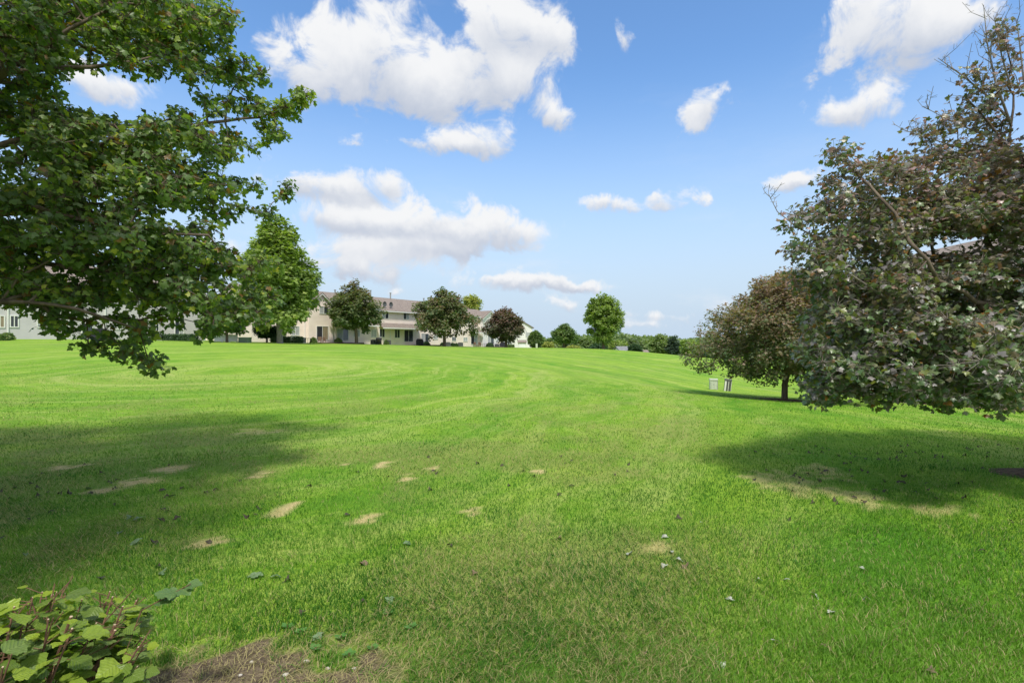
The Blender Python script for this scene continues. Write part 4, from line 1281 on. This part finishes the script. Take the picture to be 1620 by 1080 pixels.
# ------------------------------------------------------------------ shrubs and hedges by the facades
def shrub(px, back, w, h, label, pal=G_DARK, name='shrub', d=None, xy=None, n=None):
    x, y = xy if xy else on(px, back)
    zb = gz(x, y)
    root = thing(name, (x, y, zb), label, 'hedge' if name == 'hedge' else 'shrub')
    d = d or w
    n = n or int(900 + 900 * w)
    q = nrm(RNG.normal(size=(n, 3))); q[:, 2] = np.abs(q[:, 2])
    if name == 'hedge':
        q = q / np.max(np.abs(q), axis=1)[:, None] * .9
    rr_ = (.75 + .3 * RNG.random(n))[:, None]
    p_ = q * rr_ * np.array([w / 2, d / 2, h])
    nor = nrm(q + RNG.normal(size=(n, 3)) * .4); tip = nrm(RNG.normal(size=(n, 3)) + np.array([0, 0, .3]))
    cs = palette(pal, RNG.random(n))
    leaves_mesh('foliage', p_, tip, nor, .13 + .08 * RNG.random(n), cs, 'simple', M['leaf_far'], root)
    m_ = MB()
    for k in range(5):
        a_ = k * 1.3
        m_.tube([(0.06 * math.cos(a_), .06 * math.sin(a_), -.05), (w * .25 * math.cos(a_), d * .25 * math.sin(a_), h * .6)], [.025, .01], 5)
    m_.build('stems', M['bark'], root)
    return root


shrub(278, 3, 5.2, .75, 'long dark clipped hedge left of the low white fence', name='hedge', d=1.0)
shrub(454, 3, 4.6, .85, 'long dark clipped hedge behind the tallest tree trunk', name='hedge', d=1.0)
shrub(496, 3.5, .9, .8, 'small round shrub left of the first patio door', G_MID)
shrub(535, 3, 1.2, .8, 'round green shrub below the second patio door', G_MID)
shrub(600.5 + 11, 3, .9, .75, 'small shrub right of the open black grill', G_MID)
shrub(599, 3.2, .8, .6, 'pale small shrub beside the air conditioner at the first block end', G_YEL)
shrub(674, 3, 1.5, .7, 'low dark shrub right of the covered grill', G_DARK)
shrub(700, 3, .9, .6, 'small shrub left of the middle maple trunk', G_DARK)
shrub(716, 3, .9, .6, 'first of the two small shrubs right of the middle maple trunk', G_DARK)
shrub(721.5, 3, .9, .55, 'second of the two small shrubs right of the middle maple trunk', G_DARK)
shrub(775, 3.5, 1.7, .9, 'dark shrub at the white front gable', G_DARK)
shrub(806, 3, 2.4, .7, 'low green hedge at the end of the cream row', G_MID, name='hedge', d=1.2)
shrub(6, 2.5, .8, .5, 'tiny shrub at the left edge below the grey white block', G_MID)
shrub(12, 2, .9, .6, 'low shrub beneath the downspout of the grey white block', G_MID)
shrub(173, 2, .8, .45, 'low shrub beside the second downspout of the grey white block', G_MID)


# ------------------------------------------------------------------ patio things
def put(name, px, back, label, cat, group=None, rz=ANG):
    x, y = on(px, back)
    return thing(name, (x, y, gz(x, y)), label, cat, group, rz=rz)


def ac(px, back, label):
    r_ = put('air_conditioner', px, back, label, 'air conditioner', 'air conditioners along the facades')
    MB().box(-.4, .4, -.4, .4, .05, .78).build('casing', M['dark_metal'], r_, bevel=.03)
    MB().box(-.5, .5, -.5, .5, -.1, .045).build('base_pad', M['grey_metal'], r_)
    MB().tube([(0, 0, .782), (0, 0, .81)], .3, 14).build('fan_grille', M['black'], r_)


ac(247, 2.0, 'dark air conditioner below the small window of the grey white block')
ac(591.5, 3.0, 'dark air conditioner right of the first dark maple trunk')
ac(614.5 - 1, 3.0, 'dark air conditioner left of the first porch downspout')
ac(708.5, 3.0, 'grey air conditioner right of the middle maple trunk')
ac(728.5, 3.0, 'small dark air conditioner between the shrubs and the last patio door')
ac(786.5, 3.0, 'dark air conditioner right of the white front gable')
ac(478, 3.0, 'dark air conditioner left of the first patio door')


def grill(px, back, label, cover=False):
    r_ = put('barbecue_grill', px, back, label, 'grill', rz=0)
    if cover:
        MB().prism([(-.62, .0), (.62, .0), (.66, .85), (.48, 1.22), (-.40, 1.25), (-.66, .85)], 1, -.32, .32).build('cover', M['cover'], r_, bevel=.04)
        MB().box(-.5, .5, -.25, .25, -.05, .02).build('wheel_base', M['black'], r_)
        return
    MB().box(-.38, .38, -.28, .28, .12, .68).build('cabinet', M['black'], r_, bevel=.02)
    MB().prism([(-.4, .70), (.4, .70), (.4, .95), (.26, 1.15), (-.26, 1.15), (-.4, .95)], 0, -.42, .42).build('hood', M['black'], r_, bevel=.02)
    for sg in (-1, 1):
        MB().box(sg * .63 - .2, sg * .63 + .2, -.24, .24, .80, .84).build('side_shelf', M['grey_metal'], r_)
        MB().tube([(sg * .33, -.2, -.02), (sg * .33, -.2, .12)], .03, 6).build('leg', M['black'], r_)
    MB().tube([(-.25, -.46, .93), (.25, -.46, .93)], .015, 6).build('handle', M['grey_metal'], r_)


grill(600.5 - 1, 4.5, 'open black barbecue grill with side shelves right of the first dark maple')
grill(664, 4.5, 'covered navy black barbecue grill right of the second patio door of the dish house', True)
grill(795, 3.5, 'covered black barbecue grill at the far end of the cream row', True)
grill(156, 3.0, 'covered black barbecue grill in front of the grey white block', True)


def chair(px, back, label, rz):
    r_ = put('patio_chair', px, back, label, 'chair', 'patio chairs outside the cream row', rz=rz)
    MB().box(-.27, .27, -.25, .25, .42, .46).build('seat', M['wood'], r_)
    MB().box(-.27, .27, .24, .28, .46, .98).build('backrest', M['wood'], r_)
    for sx in (-.25, .25):
        for sy in (-.23, .25):
            MB().box(sx - .025, sx + .025, sy - .025, sy + .025, -.02, .42).build('leg', M['wood'], r_)
        MB().box(sx - .03, sx + .03, -.25, .25, .64, .67).build('armrest', M['wood'], r_)


def table(px, back, label):
    r_ = put('patio_table', px, back, label, 'table', rz=0)
    MB().tube([(0, 0, .70), (0, 0, .74)], .5, 18).build('table_top', M['black'], r_)
    MB().tube([(0, 0, 0), (0, 0, .70)], .035, 8).build('leg', M['black'], r_)
    MB().tube([(0, 0, 0), (0, 0, .03)], .25, 12).build('base', M['black'], r_)


chair(506, 3.4, 'brown patio chair at the first patio door', .4)
chair(511, 3.4, 'second brown patio chair right of the one at the first patio door', -.3)
table(487, 3.4, 'small dark patio table left of the first patio door')
chair(752, 3.6, 'left of the three brown chairs at the last patio door', .5)
chair(757.5, 3.6, 'middle of the three brown chairs at the last patio door', -.4)
chair(761, 3.2, 'right of the three brown chairs at the last patio door', 2.4)
table(766, 3.6, 'dark patio table at the white front gable')
# patio slabs
for (a_, b_) in ((488, 524), (528, 556), (640, 680), (744, 780)):
    s0, s1 = s_of(a_), s_of(b_)
    z = min(base_at(s0), base_at(s1)) - .25
    o = MB().box(s0, s1, -3.2, -.9 if a_ in (488, 744) else -.01, z, z + .42).build('patio', M['wood'] if 0 else mat('dark_edging', (.12, .09, .07), .9, .3, 5))
    o.location = (OX, OY, 0); o.rotation_euler = (0, 0, ANG); o['kind'] = 'structure'

# ------------------------------------------------------------------ fallen leaves
def fallen_proto(kind, col, curl, size):
    P_, tris = TPL['maple']
    z = -curl * np.abs(P_[:, 0]) * .7 + curl * (P_[:, 1] - .3) ** 2 * .9 + RNG.random(len(P_)) * .12 + .12
    V = np.stack([P_[:, 0], P_[:, 1] - .4, z], 1) * size
    me_o = fastmesh('fallen_leaf', V, [tris], M['fallen'], facecol=np.tile(np.array(col), (len(tris), 1)) * (.8 + .4 * RNG.random((len(tris), 1))))
    return me_o


def ell(x): return x


PALE = [(1063, 880), (1073, 893), (1051, 855), (1155, 955), (1288, 950), (1371, 957), (1228, 1025), (1315, 978), (1141, 1060), (1365, 908), (996, 882), (1200, 925), (1110, 829), (1051, 905), (885, 785), (1244, 924)]
GREENL = [(404, 914), (437, 912), (617, 956), (503, 1020), (645, 862), (190, 845), (272, 789), (215, 858), (205, 820), (218, 824), (258, 909), (40, 880), (140, 777)]
DARKL = [(712, 868), (478, 974), (805, 768), (973, 751), (1073, 820), (455, 918), (575, 958), (330, 857), (390, 818), (550, 815), (180, 800), (490, 770), (885, 784), (1600, 830), (1555, 880)]
BROWN = [(1020, 1040), (750, 915), (575, 895), (1470, 1078), (1085, 905), (885, 860), (1308, 1035)]
rl = random.Random(5)
for k in range(95):
    a_ = rl.gauss(1400, 120); b_ = 705 + abs(rl.gauss(0, 38))
    if 1160 < a_ < 1618: DARKL.append((a_, b_))
for k in range(38):
    a_ = rl.uniform(0, 420); b_ = 735 + abs(rl.gauss(0, 70))
    DARKL.append((a_, b_))
for k in range(16):
    DARKL.append((rl.uniform(560, 1000), rl.uniform(715, 780)))
for (lst, col, label, grp, curl, sz) in (
        (PALE, (.40, .42, .35), 'pale underside of a fallen maple leaf lying on the right half of the lawn', 'pale fallen leaves', .5, .042),
        (GREENL, (.16, .24, .12), 'fresh green fallen maple leaf lying on the left half of the lawn', 'green fallen leaves', .4, .06),
        (DARKL, (.075, .062, .04), 'dark withered fallen leaf lying in the grass under the maples', 'dark fallen leaves', .8, .042),
        (BROWN, (.19, .14, .085), 'brown curled fallen leaf lying in the foreground grass', 'brown fallen leaves', .8, .05)):
    protos = [fallen_proto('m', col, curl * (.6 + .5 * k), sz) for k in range(3)]
    for i, (px, py) in enumerate(lst):
        if i < 3: o = protos[i]
        else:
            o = protos[i % 3].copy(); C.objects.link(o)
        x, y = ground_px(px, py)
        o.location = (x, y, gz(x, y) + .012)
        o.rotation_euler = (rl.uniform(-.5, .5), rl.uniform(-.5, .5), rl.uniform(0, 6.28))
        s_c = rl.uniform(.7, 1.2); o.scale = (s_c, s_c * rl.uniform(.6, 1), s_c)
        tag(o, label, 'leaf', grp)

for i, (px, py, r_c) in enumerate(((485, 1058, .018), (518, 1062, .014), (398, 1052, .012), (560, 1064, .012), (452, 1070, .016), (380, 1072, .011))):
    x, y = ground_px(px, py)
    ico = MB()
    vs = []
    for lv, (zz, rr_) in enumerate(((-.6, .6), (-.2, .95), (.3, .9), (.7, .45))):
        vs += [(rr_ * (1 + .2 * math.sin(j * 2.1 + i + lv)) * math.cos(j * .898) * r_c, rr_ * (1 + .2 * math.cos(j * 1.7 + i)) * math.sin(j * .898) * r_c * .8, zz * r_c * .6) for j in range(7)]
    ico.poly(vs, [(l_ * 7 + j, l_ * 7 + (j + 1) % 7, l_ * 7 + 7 + (j + 1) % 7, l_ * 7 + 7 + j) for l_ in range(3) for j in range(7)] + [tuple(range(21, 28)), tuple(range(6, -1, -1))])
    o = ico.build('pebble', mat('pebble_stone', (.50, .46, .40), .8, .2, 30) if i == 0 else bpy.data.materials['pebble_stone'], smooth=True)
    o.location = (x, y, gz(x, y) + r_c * .3)
    tag(o, 'small pale pebble lying on the bare soil in the foreground', 'pebble', 'pebbles on the bare soil')
for i, (px, py) in enumerate(((500, 1030), (552, 1045), (590, 1035), (612, 975), (455, 1000), (650, 1000), (475, 1010), (540, 1020))):
    x, y = ground_px(px, py)
    r_ = thing('weed_sprout', (x, y, gz(x, y)), 'small broad leaved weed sprout growing at the edge of the bare soil', 'weed', 'weed sprouts round the bare soil')
    k_ = 6
    a_ = RNG.random(k_) * 1.0 + np.arange(k_) * 1.05
    tp = np.stack([np.cos(a_), np.sin(a_), np.full(k_, .45)], 1)
    leaves_mesh('leaf_cluster', tp * .006 + np.array([0, 0, .012]), tp, np.tile([0, 0, 1.0], (k_, 1)) + tp * .2, np.full(k_, .028) * (.7 + .6 * RNG.random(k_)), np.tile([.12, .28, .06], (k_, 1)), 'simple', M['leaf_far'], r_)
    MB().tube([(0, 0, -.01), (0, 0, .02)], .002, 4).build('stem', M['stem'], r_)

# ------------------------------------------------------------------ the pruned shrub in the lower left corner
def broad_leaf():
    n = 15
    pts = []
    t = np.linspace(0, 1, n)
    wdt = .46 * np.sin(np.pi * t ** .72) ** .8 * (1 - .25 * t)
    wdt[0] = 0; wdt[-1] = 0
    wdt = wdt + np.where(np.arange(n) % 2 == 1, .022, -.012) * (wdt > .02)
    # a slight three lobed outline
    wdt = wdt + .10 * np.exp(-((t - .56) / .06) ** 2)
    V = []; F_ = []
    for i in range(n):
        for sx in (-1, -.5, 0, .5, 1):
            V.append((sx * wdt[i], t[i] + .03 * abs(sx) * (1 - t[i]), 0))
    for i in range(n - 1):
        for j in range(4):
            a_ = i * 5 + j
            F_.append((a_, a_ + 1, a_ + 6, a_ + 5))
    return np.array(V), np.array(F_)


BV, BF = broad_leaf()
ml = bpy.data.materials.new('shrub_leaf'); ml.use_nodes = True
T = NT(ml.node_tree)
at_ = T.n('ShaderNodeAttribute', attribute_name='col')
lu = T.n('ShaderNodeAttribute', attribute_name='leafuv')
sp = T.n('ShaderNodeSeparateXYZ', {0: (lu, 1)})
ab = T.m('ABSOLUTE', (sp, 0))
vein = T.m('ABSOLUTE', T.m('SUBTRACT', T.m('FRACT', T.m('MULTIPLY', T.m('SUBTRACT', (sp, 1), T.m('MULTIPLY', ab, .9)), 7.0)), .5))
vm = T.m('MAXIMUM', T.ss(vein, .07, .0), T.ss(ab, .02, .0))
nzl = T.n('ShaderNodeTexNoise', {'Vector': (lu, 1), 'Scale': 6.0, 'Detail': 4.0})
c0 = T.mix(T.m('MULTIPLY', T.ss((nzl, 0), .35, .75), .35), at_, (.16, .26, .03))
c1 = T.mix(T.m('MULTIPLY', vm, .45), c0, (.34, .42, .14))
bpn = T.n('ShaderNodeBump', {'Strength': .7, 'Distance': .004, 'Height': T.m('MULTIPLY', vein, -1.0)})
p = T.n('ShaderNodeBsdfPrincipled', {'Base Color': (c1, 2), 'Roughness': .42, 'Specular IOR Level': .45, 'Normal': bpn})
tr_ = T.n('ShaderNodeBsdfTranslucent', {0: (T.mix(1.0, c1, (1.3, 1.5, .5), 'MULTIPLY'), 2)})
T.n('ShaderNodeOutputMaterial', {0: T.n('ShaderNodeMixShader', {0: .3, 1: p, 2: tr_})})

SX, SY = -1.88, 1.80
shb = thing('shrub', (SX, SY, gz(SX, SY)), 'pruned leafy shrub with cut brown stems in the lower left corner', 'shrub')
rs_ = random.Random(11)
stem = MB(); cutf = []
bases = []; tips = []; cols = []; szs = []; nors = []
zg = gz(SX, SY)
for k in range(105):
    # stem ends spread over a rounded clipped top, about 0.75 m high
    while True:
        ex, ey = rs_.uniform(-.5, .5), rs_.uniform(-.6, .62)
        if (ex / .5) ** 2 + (ey / .6) ** 2 < 1: break
    ez = .64 - .26 * ((ex / .5) ** 2 + (ey / .6) ** 2) + rs_.uniform(-.09, .03)
    bx, by = ex * .35 + rs_.uniform(-.05, .05), ey * .35 + rs_.uniform(-.05, .05)
    mx_, my_ = (ex + bx) / 2 * 1.1, (ey + by) / 2 * 1.1
    r0 = rs_.choice([.002, .0025, .003, .0035, .0055])
    stem.tube([(bx, by, -.03), (mx_, my_, ez * .55), (ex, ey, ez)], [r0 * 1.25, r0 * 1.1, r0], 7, cap=True)
    d_ = Vector((ex - mx_, ey - my_, ez * .45)).normalized()
    e = Vector((ex, ey, ez))
    nf0 = len(stem.f); stem.tube([e, e + d_ * .003], r0 * .92, 7); cutf += list(range(nf0, len(stem.f)))
    for j in range(rs_.choice([11, 13, 15, 17])):
        f = rs_.uniform(.45, 1.0)
        bp_ = Vector((mx_, my_, ez * .55)).lerp(e, (f - .45) / .55) if f > .45 else Vector((mx_, my_, ez * .55))
        a_ = rs_.uniform(0, 6.28)
        out = Vector((math.cos(a_), math.sin(a_), rs_.uniform(-.1, .6)))
        pt = bp_ + out * rs_.uniform(.02, .06)
        stem.tube([bp_, pt], [.0018, .0014], 4, cap=False)
        bases.append(pt); tips.append(out + Vector((0, 0, -.35)) + Vector((ex, ey, 0)) * .6); nors.append(Vector((rs_.uniform(-.5, .5), rs_.uniform(-.5, .5), 1)) + Vector((ex, ey, 0)) * .5)
        young = f > .86 and rs_.random() < .6
        szs.append(rs_.uniform(.035, .06) if young else rs_.uniform(.06, .105))
        cols.append((.30, .40, .03) if young and rs_.random() < .65 else rs_.choice([(.15, .23, .035), (.20, .30, .045), (.13, .20, .045), (.26, .36, .045), (.28, .38, .04), (.17, .25, .07)]))
    if rs_.random() < .5:
        e2 = e + Vector((rs_.uniform(-.08, .1), rs_.uniform(-.08, .08), rs_.uniform(.02, .05)))
        stem.tube([Vector((mx_, my_, ez * .55)).lerp(e, .6), e2], [.003, .0022], 5)
# a long shoot reaching to the right
sh0, sh1 = Vector((.36, .30, .50)), Vector((.55, .32, .60))
stem.tube([(.3, .2, .2), sh0, sh1], [.004, .003, .002], 5)
for k in range(7):
    a_ = k * 1.1
    q_ = sh0.lerp(sh1, .3 + k * .1)
    bases.append(q_); tips.append(Vector((math.cos(a_), math.sin(a_), .2)) + Vector((.5, 0, 0))); nors.append(Vector((0, -.2, 1))); szs.append(.075); cols.append((.12, .22, .08))
so = stem.build('stems', M['stem'], shb, smooth=False)
so.data.materials.append(M['cut'])
for i in cutf: so.data.polygons[i].material_index = 1
n = len(bases)
B_ = np.array(bases); A_ = nrm(np.array(tips)); N0 = np.array(nors); N_ = nrm(N0 - A_ * np.sum(N0 * A_, 1)[:, None]); X_ = np.cross(A_, N_)
sz = np.array(szs) * .82; cu = RNG.uniform(-.1, .5, n); fo = RNG.uniform(.0, .5, n)
x = BV[:, 0][None]; y = BV[:, 1][None]
z = -fo[:, None] * np.abs(x) * -.6 - cu[:, None] * y ** 2 * .6 + .03 * np.sin(y * 22 + x * 9 + fo[:, None] * 20)
v = B_[:, None] + sz[:, None, None] * (x[..., None] * X_[:, None] * 1.25 + y[..., None] * A_[:, None] + z[..., None] * N_[:, None])
f = (np.arange(n)[:, None, None] * len(BV) + BF[None]).reshape(-1, 4)
lo_ = fastmesh('leaves', v.reshape(-1, 3), [f], ml, shb, facecol=np.repeat(np.array(cols), len(BF), 0), smooth=True)
a = lo_.data.attributes.new('leafuv', 'FLOAT_VECTOR', 'POINT')
a.data.foreach_set('vector', np.tile(BV, (n, 1)).astype(np.float32).ravel())
